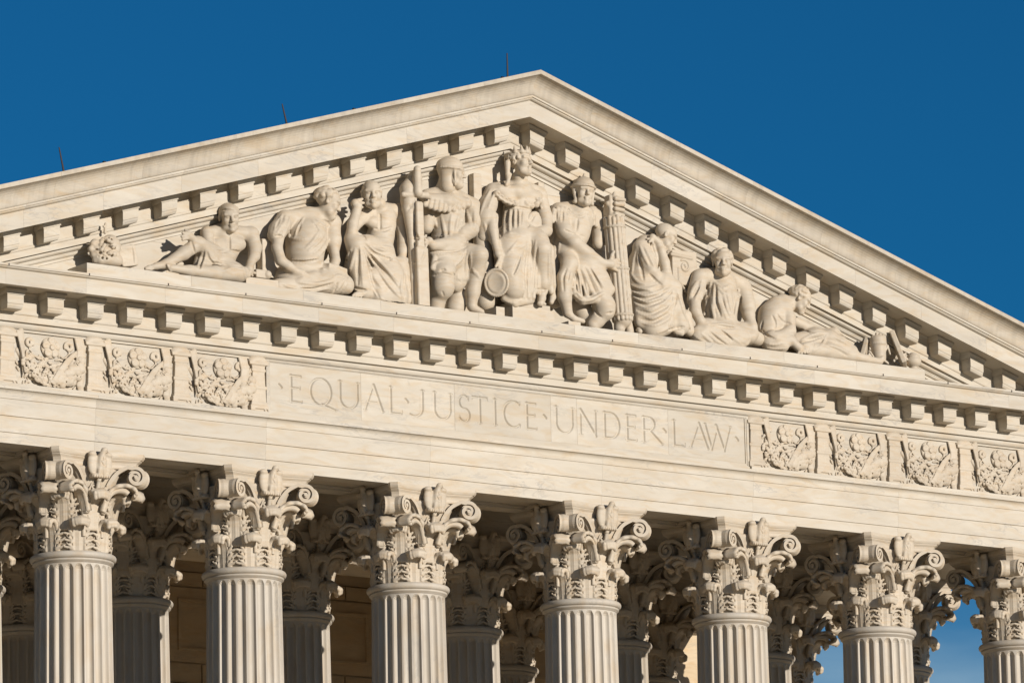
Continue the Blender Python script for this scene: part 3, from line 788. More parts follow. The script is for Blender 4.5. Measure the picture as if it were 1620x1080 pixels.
def f_leaf(s, z0, z1, rb, curl, hw, lobes, zl):
    """carved acanthus leaf: ribs up the bell, fans of fingers at the sides, a thick rolled lip"""
    def P(x, r, z): return (x, -math.sqrt(max(r*r-x*x*0.8, .01)), z)
    ribs = [-1, -.62, -.30, 0, .30, .62, 1]
    for q in ribs:
        x = q*hw*.56; pts = [(x, rb+.022, z0), (x, rb+.030, (z0+z1)/2), (x, rb+.045, z1)]
        pts += [(x*f, r-.045*q*q*(i_+1)/len(curl), z-.035*q*q*(i_+1)/len(curl)) for i_, (f, r, z) in enumerate(curl)]
        for i, (a, b) in enumerate(zip(pts[:-1], pts[1:])):
            ra = .034 if i < 2 else .040
            s.cone(P(*a), P(*b), ra*(1.15 if q == 0 else 1), ra*(1.15 if q == 0 else 1), .010)
    r1, zt = curl[-2][1], curl[-2][2]
    s.ell(P(0, curl[-3][1]+.005, curl[-3][2]-.045), (hw*.60, .085, .068), None, .03)
    for i in range(9):
        x = hw*.62*(-1+2*i/8); s.ell(P(x, curl[-2][1]-.01-.03*(x/hw)**2, curl[-2][2]-.012), (.024, .034, .045), None, .010)
    for sg in (-1, 1):
        for n_, zz in enumerate(zl):
            for j in range(lobes):
                t = j/(lobes-1); L = hw*(.62-.10*t); a = math.radians(5+78*t)
                st = P(sg*hw*.46, rb+.045, zz-.02+.05*t); en = P(sg*(hw*.46+L*math.cos(a)*.95), rb+.055+.018*math.sin(3*t), zz+.02+L*.75*math.sin(a))
                jt = rng.uniform(-.012, .012); s.cone(st, (en[0]+jt, en[1]+jt*.5, en[2]+jt), .033, .022, .005)
            s.ell(P(sg*hw*.80, rb+.085, zz-.030), (.020, .06, .020), None, .006, 'sub')
            s.ell(P(sg*hw*.52, rb+.095, zz+.055), (.014, .05, .030), None, .006, 'sub')
        s.cone(P(sg*hw*.25, rb+.085, z0+.06), P(sg*hw*.22, rb+.098, z1-.02), .011, .011, .006, 'sub')
        s.cone(P(sg*hw*.60, rb+.092, z0+.10), P(sg*hw*.46, rb+.105, z1), .010, .012, .006, 'sub')
ME_LOW = carved('acanthus_leaf', lambda s: f_leaf(s, -1.75, -1.36, .605, [(1.0, .705, -1.265), (1.08, .775, -1.215), (1.06, .850, -1.205), (1.0, .905, -1.245), (.9, .905, -1.295)], .235, 3, (-1.70, -1.58, -1.46)), (-.30, -1.02, -1.77), (.30, -.50, -1.10), .0105)
ME_UPP = carved('acanthus_leaf', lambda s: f_leaf(s, -1.36, -.90, .640, [(1.0, .765, -.790), (1.08, .850, -.730), (1.08, .940, -.715), (1.02, 1.010, -.765), (.9, 1.010, -.825)], .245, 3, (-1.20, -1.07, -.95)), (-.31, -1.13, -1.42), (.31, -.50, -.60), .0105)
def sweep_band(path, wid, thk, d, base, nrm, inner=1.0):
    """path in (u,z); band lies across the plane's normal"""
    V = []; Fq = []; n = len(path)
    for i, (u, z) in enumerate(path):
        a = path[max(0, i-1)]; b = path[min(n-1, i+1)]; tx, tz = b[0]-a[0], b[1]-a[1]; L = math.hypot(tx, tz) or 1
        nu, nz = -tz/L, tx/L
        w = wid(i/(n-1)); k = thk(i/(n-1))
        prof_ = ((-w, -k), (-w*.55, -k*.75), (0, -k*1.0), (w*.55, -k*.75), (w, -k), (w, k), (w*.55, k*.6), (0, k*.85), (-w*.55, k*.6), (-w, k))
        for q, e in prof_:
            q = q*inner if q < 0 else q
            uu, zz = u+nu*e, z+nz*e
            V.append((base[0]+d[0]*uu+nrm[0]*q, base[1]+d[1]*uu+nrm[1]*q, zz))
    m = 10
    for i in range(n-1):
        for j in range(m): Fq.append((i*m+j, i*m+(j+1) % m, (i+1)*m+(j+1) % m, (i+1)*m+j))
    Fq += [tuple(range(m-1, -1, -1)), tuple((n-1)*m+j for j in range(m))]
    return V, Fq
def smooth_path(P, per=6): return [interp(P, i/((len(P)-1)*per)) for i in range((len(P)-1)*per+1)]
def volute_mesh(sg):
    dl = math.hypot(.92, .40); d = (sg*.92/dl, -.40/dl); nrm = (-.40/dl*sg, -.92/dl); base = (sg*.20, -.69)
    P = smooth_path([(0.0, -1.02), (.02, -.82), (.09, -.58), (.24, -.365), (.43, -.255)])
    uc, zc = .575, -.425
    for i in range(1, 46):
        t = i/45; a = math.radians(128-620*t); r = .148*(1-t)**0.85+.022
        P.append((uc+r*math.cos(a), zc+r*math.sin(a)))
    V, Fq = sweep_band(P, lambda t: .078+.010*math.sin(math.pi*t), lambda t: .040*(1-t*.55), d, base, nrm, 2.0)
    mb = MB().add(V, Fq)
    # disc behind the spiral and its eye
    n = 20
    for rad, q0, q1 in ((.140, -.06, .040), (.034, -.06, .095)):
        Vd = [(base[0]+d[0]*(uc+rad*math.cos(2*math.pi*k/n))+nrm[0]*q, base[1]+d[1]*(uc+rad*math.cos(2*math.pi*k/n))+nrm[1]*q, zc+rad*math.sin(2*math.pi*k/n)) for q in (q0, q1) for k in range(n)]
        mb.add(Vd, [(k, (k+1) % n, n+(k+1) % n, n+k) for k in range(n)]+[tuple(range(n-1, -1, -1)), tuple(range(n, 2*n))])
    return mb.mesh('volute', False)
ME_VOL = {1: volute_mesh(1), -1: volute_mesh(-1)}
def calyx_mesh(sg):
    dl = math.hypot(.92, .40); d = (sg*.92/dl, -.40/dl); nrm = (-.40/dl*sg, -.92/dl); base = (sg*.20, -.70)
    P = smooth_path([(-.02, -1.10), (.0, -.92), (.06, -.76), (.18, -.635), (.34, -.590), (.48, -.615), (.565, -.69), (.555, -.765), (.51, -.775)])
    V, Fq = sweep_band(P, lambda t: (.06+.085*math.sin(math.pi*min(.62, t*1.05)))*(1+.10*math.sin(t*48)), lambda t: .044-.016*t, d, base, nrm)
    mb = MB().add(V, Fq)
    P = smooth_path([(-.03, -1.06), (.03, -.86), (.11, -.735), (.23, -.675), (.36, -.685), (.43, -.735)])
    mb.add(*sweep_band(P, lambda t: .105, lambda t: .062-.02*t, d, base, nrm))
    # stem of the caulicole
    P = [(sg*.185, -.655, -1.50), (sg*.19, -.665, -1.10), (sg*.20, -.69, -.95)]
    for a, b, ra, rb in ((P[0], P[1], .035, .045), (P[1], P[2], .045, .065)):
        n = 10
        Vd = [(c[0]+r*math.cos(2*math.pi*k/n), c[1]+r*math.sin(2*math.pi*k/n), c[2]) for c, r in ((a, ra), (b, rb)) for k in range(n)]
        mb.add(Vd, [(k, (k+1) % n, n+(k+1) % n, n+k) for k in range(n)])
    # sheath of small upright leaves round the stem
    for dx, dz in ((-.045, .0), (.0, .05), (.05, .02), (-.02, .03)):
        n = 8; c = [(sg*.19+dx*.3, -.665, -1.12, .030), (sg*.20+dx*.8, -.715, -.90, .042), (sg*.21+dx*1.5, -.765, -.72+dz, .030), (sg*.215+dx*1.9, -.80, -.64+dz, .008)]
        Vd = [(x+r*math.cos(2*math.pi*k/n), y+r*.8*math.sin(2*math.pi*k/n), z) for x, y, z, r in c for k in range(n)]
        mb.add(Vd, [(i*n+k, i*n+(k+1) % n, (i+1)*n+(k+1) % n, (i+1)*n+k) for i in range(3) for k in range(n)])
    return mb.mesh('calyx_leaf', True)
ME_CAL = {1: calyx_mesh(1), -1: calyx_mesh(-1)}
def helix_mesh():
    mb = MB()
    for sg in (-1, 1):
        P = smooth_path([(.0, -.80), (.01, -.70), (.05, -.61)], 5)
        for i in range(1, 26):
            t = i/25; a = math.radians(150-480*t); r = .060*(1-t)**.9+.012
            P.append((.105+r*math.cos(a), -.625+r*math.sin(a)))
        mb.add(*sweep_band(P, lambda t: .035, lambda t: .016, (-sg*1.0, -.25), (sg*.15, -.735), (0, -1)))
    for a, b, r in (((0, -.80, -.80), (0, -.86, -.55), .035), ((0, -.86, -.55), (0, -.90, -.47), .045)):
        n = 10
        Vd = [(c[0]+r*math.cos(2*math.pi*k/n), c[1]+r*math.sin(2*math.pi*k/n), c[2]) for c in (a, b) for k in range(n)]
        mb.add(Vd, [(k, (k+1) % n, n+(k+1) % n, n+k) for k in range(n)]+[tuple(range(n, 2*n))])
    return mb.mesh('helix', True)
ME_HLX = helix_mesh()
def f_eagle(s):
    s.ell((0, -.92, -.27), (.115, .085, .20), k=.03); s.ell((.015, -.985, -.21), (.080, .050, .13), k=.04)
    s.cone((.01, -.96, -.10), (.03, -.99, -.02), .058, .048, .03); s.ell((.045, -1.0, .005), (.055, .05, .042), k=.02); s.cone((.085, -1.005, .0), (.125, -.995, -.035), .022, .010, .012)
    for sg in (-1, 1):
        s.ell((sg*.145, -.905, -.235), (.10, .060, .205), k=.03); s.ell((sg*.165, -.925, -.075), (.080, .060, .050), k=.03)
        for i in range(4):
            x = sg*(.125+.034*i); s.cone((x, -.975, -.12), (x*.82, -.965, -.42+.025*i), .009, .007, .006, 'sub')
        s.cone((sg*.045, -.97, -.35), (sg*.055, -.965, -.44), .045, .032, .02)
    s.box((0, -.90, -.455), (.185, .065, .038), rd=.02, k=.02)
    for i in range(7): s.ell((-.15+.05*i, -.965, -.47), (.020, .03, .032), k=.006)
    for i in range(40): s.ell((rng.uniform(-.07, .09), -1.04, rng.uniform(-.34, -.12)), (.010, .03, .014), k=.006, op='sub')
ME_EAG = carved('eagle', f_eagle, (-.30, -1.10, -.53), (.30, -.82, .08), .0105)

def build_column(x, y, whole):
    c = inst('column', ME_SHAFT, MARS, HOUSE, (x, y, 0))
    rz = rng.choice([0, 1, 2, 3])*math.pi/2; c.rotation_euler = (0, 0, 0)
    def sub(nm, me, mat, a=0.0):
        o = put(nm, me, mat, c, (0, 0, 0), a); return o
    sub('neck_ring', ME_RING, MARS); sub('column_base', ME_BASE, MARS); sub('base_plinth', ME_PLINTH, MARS); sub('abacus', ME_ABA, MARC)
    if not whole:
        sub('capital', ME_CAPITAL, MARC); return c
    sub('bell', ME_BELL, MARC)
    for q in range(8):
        sub('acanthus_leaf', ME_LOW, MARC, (q+.5)*math.pi/4); sub('acanthus_leaf', ME_UPP, MARC, q*math.pi/4)
    for q in range(4):
        a = q*math.pi/2
        for sg in (-1, 1): sub('volute', ME_VOL[sg], MARC, a); sub('calyx_leaf', ME_CAL[sg], MARC, a)
        sub('helix', ME_HLX, MARC, a); sub('eagle', ME_EAG, MARC, a)
    return c
# capital in one piece for the farthest row, deep in the porch
cv, cf = [], []; nvt = 0
for me, angs in [(ME_BELL, [0]), (ME_LOW, [(q+.5)*math.pi/4 for q in range(8)]), (ME_UPP, [q*math.pi/4 for q in range(8)])]+[(m_, [q*math.pi/2 for q in range(4)]) for m_ in (ME_VOL[1], ME_VOL[-1], ME_CAL[1], ME_CAL[-1], ME_HLX, ME_EAG)]:
    base = np.empty(len(me.vertices)*3, dtype=np.float32); me.vertices.foreach_get('co', base); base = base.reshape(-1, 3)
    fs = [tuple(p.vertices) for p in me.polygons]
    for a in angs:
        ca, sa = math.cos(a), math.sin(a)
        cv.append(np.stack([base[:, 0]*ca-base[:, 1]*sa, base[:, 0]*sa+base[:, 1]*ca, base[:, 2]], 1)); cf += [tuple(i+nvt for i in f) for f in fs]; nvt += len(base)
ME_CAPITAL = bpy.data.meshes.new('capital'); ME_CAPITAL.from_pydata(np.concatenate(cv).tolist(), [], cf); ME_CAPITAL.update()
ME_CAPITAL.polygons.foreach_set('use_smooth', np.ones(len(ME_CAPITAL.polygons), dtype=bool))
for i, x in enumerate(COLX):
    build_column(x, 0.0, True)
    build_column(x, 3.75, True)
    if i in (0, 1, 2, 5, 6, 7): build_column(x, 7.5, False)
# ------------------------------------------------------------------ sculptures of the pediment
PXM = 1/85.0                     # metres for one photo pixel at the facade
def rotm(yaw, pitch, roll):
    """head axes: columns = right (viewer's right when facing front), back, up"""
    cy, sy = math.cos(yaw), math.sin(yaw); cp, sp = math.cos(pitch), math.sin(pitch); cr, sr = math.cos(roll), math.sin(roll)
    Rz = np.array([[cy, -sy, 0], [sy, cy, 0], [0, 0, 1]]); Rx = np.array([[1, 0, 0], [0, cp, -sp], [0, sp, cp]]); Ry = np.array([[cr, 0, sr], [0, 1, 0], [-sr, 0, cr]])
    return Rz@Ry@Rx
class Fig(Sculpt):
    """figure laid out from photo pixels with a depth for each joint"""
    def __init__(s, box, h=0.0128, y0=-1.45, y1=-0.30):
        P = [at(x, y, Y) for x in (box[0], box[2]) for y in (box[1], box[3]) for Y in (y0, y1)]
        P = np.array(P); lo = P.min(0); hi = P.max(0); lo[1] = y0; hi[1] = y1
        lo[2] = max(lo[2], 3.262)
        super().__init__(lo, hi, h)
    def limb(s, pts, k=0.05):
        """pts: (px, py, Y, radius px)"""
        Q = [(at(x, y, Y), r*PXM) for x, y, Y, r in pts]
        for (a, ra), (b, rb) in zip(Q[:-1], Q[1:]): s.cone(a, b, ra, rb, k)
    def blob(s, x, y, Y, rx, ry, rz, k=0.06, R=None, op='add'): s.ell(at(x, y, Y), (rx*PXM, ry*PXM, rz*PXM), R, k, op)
    def hand(s, wrist, knuck, tips, r=3.6, Y=None):
        w = at(*wrist); kn = at(*knuck); n = len(tips)
        s.cone(w, kn, r*1.3*PXM, r*1.65*PXM, 0.025)
        for i, t in enumerate(tips):
            tp = at(*t); side = (i-(n-1)/2)*r*0.75*PXM
            ax = np.cross(tp-kn, Fv); ax /= (np.linalg.norm(ax)+1e-9)
            b = kn+ax*(-side); mid = (b+tp)/2+np.array([0, -0.015, 0.0])
            s.cone(b, mid, r*0.72*PXM, r*0.66*PXM, 0.010); s.cone(mid, tp, r*0.66*PXM, r*0.50*PXM, 0.008)
    def head(s, x, y, Y, hpx, yaw=0, pitch=0, roll=0, hair='short', beard=False, seed=1, gaunt=0.0):
        c = at(x, y, Y); H = hpx*PXM; R = rotm(math.radians(yaw), math.radians(pitch), math.radians(roll))
        W = lambda a, b, d: c+R@(np.array([a, b, d])*H)
        E_ = lambda p, r, k=.03, op='add': s.ell(W(*p), np.array(r)*H, R, k*H/0.5, op)
        C_ = lambda p, q, ra, rb, k=.03, op='add': s.cone(W(*p), W(*q), ra*H, rb*H, k*H/0.5, op)
        rg = random.Random(seed)
        E_((0, .07, .16), (.325, .405, .335)); E_((0, -.10, -.16), (.255, .265, .325), .05); E_((0, -.14, .16), (.27, .26, .25), .04)
        C_((-.17, -.16, -.32), (0, -.27, -.41), .11, .10, .05); C_((.17, -.16, -.32), (0, -.27, -.41), .11, .10, .05)     # jaw
        E_((-.16, -.26, -.08), (.11, .10, .12), .05); E_((.16, -.26, -.08), (.11, .10, .12), .05)                    # cheeks
        for sg in (-1, 1): E_((sg*.125, -.415, .045), (.095, .085, .060), .03, 'sub')
        C_((-.22, -.315, .125), (-.03, -.385, .105), .050, .045, .03); C_((.22, -.315, .125), (.03, -.385, .105), .050, .045, .03)   # brow
        for sg in (-1, 1): E_((sg*.125, -.325, .035), (.062, .055, .045), .012)
        C_((0, -.375, .08), (0, -.465, -.085), .042, .058, .022); E_((-.045, -.405, -.10), (.045, .045, .035), .02); E_((.045, -.405, -.10), (.045, .045, .035), .02)
        E_((0, -.385, -.215), (.105, .055, .045), .02); E_((0, -.375, -.285), (.085, .055, .042), .02)                # lips
        C_((-.10, -.445, -.248), (.10, -.445, -.248), .016, .016, .012, 'sub'); E_((0, -.36, -.405), (.085, .075, .07), .03)
        for sg in (-1, 1): C_((sg*.10, -.42, -.06), (sg*.16, -.36, -.22), .014, .012, .02, 'sub')
        if hair not in ('hood', 'helmet'):
            for sg in (-1, 1):
                E_((sg*.325, .03, .0), (.045, .085, .125), .012); E_((sg*.365, .01, .01), (.03, .04, .06), .012, 'sub')
        if hair == 'short':
            for i in range(170):
                th = rg.uniform(0, 6.283); u = rg.uniform(-.35, 1)
                a, b, d = math.cos(th)*math.sqrt(1-u*u), math.sin(th)*math.sqrt(1-u*u), u
                if b < -.45 and d < .62: continue
                if d < -.1 and b < .2: continue
                E_((a*.33, .07+b*.41, .16+d*.345), (.060+.02*rg.random(), .06, .055), .03)
        elif hair == 'fringe':
            for i in range(46):
                th = rg.uniform(-.5, 3.64); u = rg.uniform(-.55, .05)
                a, b, d = math.cos(th)*math.sqrt(1-u*u), math.sin(th)*math.sqrt(1-u*u), u
                E_((a*.33, .07+b*.41, .13+d*.34), (.05, .05, .05), .02)
        if beard:
            for i in range(60):
                t = rg.uniform(-1, 1); d = rg.uniform(-.55, -.22)
                E_((t*.20*(1+(d+.55)*.5), -.30+abs(t)*.20+rg.uniform(-.02, .02), d), (.045, .055, .055), .015)
        s.Wh = W; s.Hh = H; s.Rh = R
        return c
    def folds(s, lines, r=0.028, sink=0.004, k=0.02):
        for L in lines: s.stroke(L, r*1.2, 'add', k, sink+0.004)
    def cuts(s, lines, r=0.018, sink=-0.002, k=0.018):
        for L in lines: s.stroke(L, r*2.0, 'sub', k, sink-0.004)
def finish(s, name, label, cat='statue', group='marble figures of the pediment', smooth=1):
    V, Q = s.mesh(name, smooth)
    o = obj(name, V, Q, MARC, None, True); WL[o.name] = Vector(o.location)
    tag(o, label, cat, group); return o
def subpart(s, name, parent, smooth=1):
    V, Q = s.mesh(name, smooth)
    o = obj(name, V, Q, MARC, None, True); WL[o.name] = Vector(o.location); return under(o, parent)
def A(x0, y0, sc): return lambda u, v: (x0+u/sc, y0+v/sc)

# ---- A: young man reclining at the left with a raised knee
s = Fig((226, 312, 438, 462))
s.limb([(352, 372, -.72, 17), (358, 392, -.70, 19), (352, 412, -.72, 18)], .10)                 # chest to belly
s.blob(344, 388, -.80, 13, 9, 10); s.blob(376, 386, -.82, 14, 10, 11)                          # breast muscles
s.limb([(328, 369, -.72, 10), (352, 366, -.70, 11), (396, 371, -.74, 12)], .08)                 # shoulder line
s.limb([(362, 368, -.78, 8), (362, 352, -.84, 8.5)], .05)
s.limb([(327, 368, -.76, 10), (330, 392, -.86, 8), (337, 411, -.98, 8)], .04)                   # left upper arm
s.limb([(337, 411, -1.0, 8), (318, 386, -1.06, 7), (304, 377, -1.06, 5)], .03)                  # forearm up to the hand
s.hand((304, 377, -1.06), (296, 372, -1.06), [(289, 379, -1.10), (287.5, 374, -1.11), (289, 368.5, -1.10), (293, 364, -1.06)], 4.4)
s.limb([(397, 371, -.76, 12.5), (403, 392, -.84, 10.5), (402, 405, -.92, 9.5)], .05)            # right upper arm
s.limb([(402, 405, -.94, 8.5), (396, 417, -1.04, 6.5)], .03)
s.hand((396, 417, -1.05), (394, 426, -1.10), [(390, 434, -1.13), (394, 437, -1.14), (399, 436, -1.13), (404, 432, -1.10)], 4.4)
s.limb([(352, 415, -.78, 18), (336, 402, -.88, 14), (313, 385, -1.0, 11)], .06)                 # thigh to raised knee
s.limb([(313, 386, -1.0, 11), (290, 401, -1.0, 10), (262, 418, -1.0, 7), (247, 421, -1.0, 5)], .05)  # shin
s.limb([(247, 421, -1.0, 5), (236, 424, -1.06, 4), (231, 425, -1.08, 3.2)], .03)
for i in range(4): s.limb([(235+i*2.2, 423.5+i*.6, -1.07, 1.9), (231+i*2.6, 425+i*.5, -1.10, 1.7)], .01)
s.limb([(352, 420, -.85, 17), (372, 431, -1.0, 14), (378, 434, -1.06, 12)], .07)                # folded leg on the plinth
s.limb([(378, 434, -1.06, 12), (340, 432, -1.08, 11), (300, 428, -1.08, 8), (270, 424, -1.08, 5.5)], .05)
for i in range(4): s.limb([(272+i*1.5, 420+i*2.2, -1.08, 2.4), (264.5+i*1.6, 419+i*3, -1.10, 1.9)], .01)
s.limb([(330, 402, -.95, 8), (322, 425, -1.0, 9)], .05); s.limb([(318, 402, -.85, 8), (313, 424, -.9, 9)], .04)
s.folds([[(321, 396), (317, 408), (312, 424)], [(325, 398), (323, 410), (319, 424)], [(330, 404), (334, 414), (345, 418)], [(338, 412), (356, 416), (380, 421)], [(342, 417), (362, 423), (384, 424)], [(352, 430), (366, 424), (378, 424)], [(385, 428), (388, 440)]], .022)
s.cuts([[(323, 397), (320, 410), (316, 424)], [(328, 400), (331, 412), (338, 417)], [(341, 416), (360, 420), (382, 422)], [(340, 395), (350, 399), (362, 396)], [(364, 396), (378, 399), (390, 394)], [(363, 372), (363, 396)], [(303, 383), (308, 400)]], .013)
s.head(362, 344, -.90, 45, yaw=-18, pitch=16, roll=-6, hair='bald', seed=3)
s.cuts([[(350, 334), (351, 348)], [(349, 333), (356, 331), (372, 334)]], .010)
s.blob(362, 335, -.88, 15.3, 18, 11.5, .01)
STA = finish(s, 'reclining_statue', 'marble youth reclining at the left end with one knee raised and bare chest')

# ---- B: man seated in a loose tunic, profile to the right
s = Fig((420, 290, 566, 470))
s.limb([(498, 352, -.70, 20), (484, 380, -.74, 30), (482, 404, -.78, 30)], .12)
s.limb([(452, 346, -.66, 13), (486, 344, -.66, 15), (524, 352, -.70, 15)], .10)
s.limb([(524, 356, -.72, 15), (526, 380, -.82, 13), (527, 392, -.86, 11)], .07)
s.limb([(450, 347, -.70, 14), (440, 364, -.80, 14), (436, 372, -.84, 13)], .06)                  # sleeve
s.limb([(441, 372, -.86, 9.5), (438, 392, -.94, 8.5), (444, 412, -1.02, 8.5)], .03)              # arm
s.limb([(444, 412, -1.03, 8), (456, 421, -1.08, 7.5), (466, 428, -1.12, 6)], .03)
s.hand((466, 428, -1.12), (476, 433, -1.14), [(474, 444, -1.17), (481, 444, -1.18), (489, 444, -1.17), (495, 437, -1.15), (499, 433, -1.12)], 4.6)
s.limb([(528, 392, -.92, 8), (531, 412, -1.0, 7), (527, 424, -1.06, 6)], .03)
s.hand((527, 424, -1.06), (520, 430, -1.10), [(512, 426, -1.12), (511, 432, -1.13), (513, 438, -1.14)], 4.2)
s.box(at(528, 430, -1.0), (.24, .12, .10), rotm(.2, 0, .1), .02, .02)                            # block on the lap
s.limb([(440, 452, -1.02, 11), (480, 450, -1.04, 15), (520, 448, -1.05, 17), (545, 452, -1.05, 14)], .10)
s.limb([(455, 440, -.80, 22), (520, 440, -.85, 22)], .10); s.limb([(430, 455, -1.0, 7), (445, 456, -1.05, 7)], .05)
s.blob(549, 450, -1.04, 11, 9, 13, .06)
s.limb([(514, 346, -.80, 11), (516, 332, -.86, 11)], .06)
s.limb([(497, 344, -.72, 12), (510, 338, -.8, 12)], .06)
s.folds([[(446, 340), (438, 356), (432, 372)], [(452, 342), (446, 360), (442, 374)], [(458, 344), (455, 366), (458, 380)], [(480, 345), (472, 362), (466, 376)], [(494, 350), (502, 362), (508, 372)], [(500, 348), (508, 358), (516, 362)], [(512, 372), (498, 388), (488, 396)], [(520, 378), (512, 396), (504, 404)], [(462, 378), (474, 380), (486, 378)],
         [(463, 411), (480, 412), (500, 409)], [(442, 447), (465, 455), (500, 452), (530, 440)], [(455, 456), (490, 461), (520, 456)], [(540, 440), (530, 450), (522, 462)], [(552, 440), (545, 452), (540, 464)], [(528, 438), (536, 436), (545, 438)]], .026)
s.cuts([[(443, 344), (436, 360)], [(449, 348), (444, 366)], [(436, 373), (446, 374), (456, 378), (458, 384)], [(476, 352), (470, 368)], [(497, 354), (506, 366)], [(463, 413), (482, 415), (503, 411)], [(514, 380), (508, 392)], [(470, 458), (500, 458), (525, 448)], [(536, 446), (528, 462)], [(510, 348), (520, 352), (522, 356)]], .014)
for L in ([(452, 348), (444, 360), (436, 371)], [(458, 346), (452, 362), (448, 374)], [(505, 366), (494, 384), (484, 392)], [(516, 374), (506, 390), (496, 400)], [(450, 452), (480, 460), (512, 456)], [(470, 446), (500, 450), (530, 444)], [(546, 440), (538, 450), (530, 462)]): s.stroke(L, .036, 'add', .02, .012)
s.head(518, 321, -.90, 46, yaw=66, pitch=20, roll=0, hair='short', seed=8)
STB = finish(s, 'seated_statue', 'marble man in a loose tunic turned in profile, bending over a block on his lap')

# ---- C: bald man, bare chest, chin on his hand
s = Fig((538, 276, 662, 484))
s.limb([(606, 346, -.72, 21), (602, 372, -.72, 20), (600, 396, -.76, 21)], .10)
s.blob(590, 352, -.82, 14, 10, 10); s.blob(612, 356, -.82, 15, 10, 11)
s.limb([(578, 338, -.70, 12), (604, 334, -.68, 13), (634, 334, -.68, 12)], .09)
s.limb([(603, 336, -.76, 9.5), (600, 322, -.84, 10)], .05)
s.limb([(634, 334, -.70, 12), (635, 360, -.72, 9), (638, 384, -.78, 8.5)], .05)
s.limb([(638, 384, -.79, 9), (638, 396, -.82, 9), (636, 408, -.88, 6)], .04)
s.hand((636, 407, -.88), (636, 414, -.93), [(630, 421, -.98), (635, 425, -.98), (639, 428, -.96)], 3.8)
s.limb([(576, 340, -.74, 11), (558, 360, -.82, 9), (553, 378, -.98, 9)], .05)                    # left upper arm
s.limb([(555, 379, -1.02, 9), (558, 355, -1.04, 8.5), (566, 326, -1.0, 7)], .035)                # forearm to the cheek
s.hand((566, 326, -1.0), (562, 322, -.98), [(573, 315, -.99), (575, 321, -1.0), (573, 328, -1.0)], 4.4)
s.limb([(598, 398, -.80, 22), (580, 392, -.94, 19), (564, 388, -1.06, 15)], .10)                 # thigh
s.limb([(564, 389, -1.06, 15), (566, 425, -1.04, 15), (572, 452, -1.02, 14), (576, 463, -1.02, 12)], .07)   # shin under the robe
s.limb([(600, 405, -.85, 24), (612, 440, -.92, 27), (618, 470, -.95, 28)], .10)
s.limb([(630, 425, -.86, 18), (640, 455, -.86, 12), (643, 476, -.90, 10)], .08)
s.limb([(590, 440, -.98, 17), (600, 470, -1.0, 20)], .08)
s.limb([(560, 410, -.80, 14), (550, 440, -.78, 8)], .06)
s.limb([(573, 464, -1.08, 6), (562, 467, -1.12, 4.5)], .02)
for i in range(4): s.limb([(560+i*4, 466+i*.5, -1.12, 2), (558+i*4.3, 468+i*.5, -1.15, 2)], .008)
s.folds([[(576, 376), (584, 386), (600, 394), (618, 398)], [(577, 382), (590, 398), (612, 408), (622, 410)], [(578, 388), (594, 408), (610, 424), (630, 446)], [(576, 390), (590, 414), (606, 440), (626, 462)], [(574, 394), (582, 420), (586, 446), (596, 466), (606, 474)], [(570, 392), (572, 420), (574, 452)], [(562, 394), (556, 420), (550, 440)], [(557, 392), (548, 412)], [(582, 414), (592, 440), (604, 456)], [(636, 430), (634, 455), (636, 476)], [(643, 432), (645, 455), (650, 478)], [(606, 390), (622, 395)], [(600, 430), (616, 452), (632, 470)]], .027)
s.cuts([[(574, 372), (584, 384), (602, 391)], [(577, 385), (592, 402), (620, 410)], [(577, 392), (592, 412), (612, 434), (630, 455)], [(576, 398), (583, 424), (588, 448), (600, 470)], [(567, 396), (566, 424), (566, 450)], [(553, 398), (551, 430), (552, 440)], [(560, 455), (568, 458), (580, 460)], [(594, 362), (606, 365), (620, 360)], [(601, 340), (601, 362)], [(640, 430), (640, 472)], [(612, 410), (620, 409)]], .016)
s.head(588, 308, -.94, 46, yaw=-28, pitch=8, roll=-4, hair='fringe', seed=5)
STC = finish(s, 'seated_statue', 'marble bald man with bare chest resting his cheek on his raised hand')

# ---- D: man in a close hood and scalloped collar, profile to the right
s = Fig((662, 240, 776, 500))
s.limb([(708, 320, -.70, 26), (708, 350, -.72, 25), (706, 384, -.76, 24)], .12)
s.limb([(676, 312, -.66, 13), (708, 306, -.68, 15), (746, 326, -.68, 13)], .09)
s.limb([(747, 326, -.70, 13), (748, 350, -.76, 13), (744, 366, -.84, 11)], .05)
s.limb([(744, 366, -.86, 11), (720, 382, -1.0, 11), (694, 388, -1.08, 9.5), (684, 388, -1.10, 8)], .04)
s.hand((684, 388, -1.10), (678, 382, -1.12), [(672, 378, -1.16), (672, 384, -1.16), (673, 391, -1.16)], 4.6)
s.limb([(680, 330, -.66, 13), (674, 360, -.72, 11)], .06)
s.limb([(706, 398, -.80, 26), (708, 412, -.88, 26)], .10)
s.limb([(700, 405, -.90, 20), (700, 430, -1.05, 19), (701, 452, -1.10, 18)], .08)                # kneeling leg
s.blob(701, 455, -1.10, 17.5, 13, 18, .06)
s.limb([(694, 462, -.95, 15), (690, 486, -.90, 13)], .08); s.limb([(725, 470, -.75, 16), (720, 488, -.78, 16)], .08)
s.limb([(716, 404, -.85, 20), (742, 402, -1.05, 16), (757, 403, -1.20, 15)], .07)               # right thigh
s.limb([(757, 404, -1.20, 14.5), (753, 432, -1.08, 12.5), (748, 462, -1.05, 11), (746, 484, -1.04, 8)], .06)
s.limb([(748, 487, -1.05, 7), (762, 493, -1.12, 4.5)], .03)
s.limb([(690, 402, -.92, 16), (730, 410, -.92, 17), (728, 436, -.92, 12)], .08)
s.limb([(708, 312, -.76, 15), (706, 296, -.80, 14), (708, 284, -.84, 14)], .06)                  # coif neck
s.limb([(676, 314, -.86, 9), (706, 320, -.94, 13), (738, 322, -.86, 9)], .04)
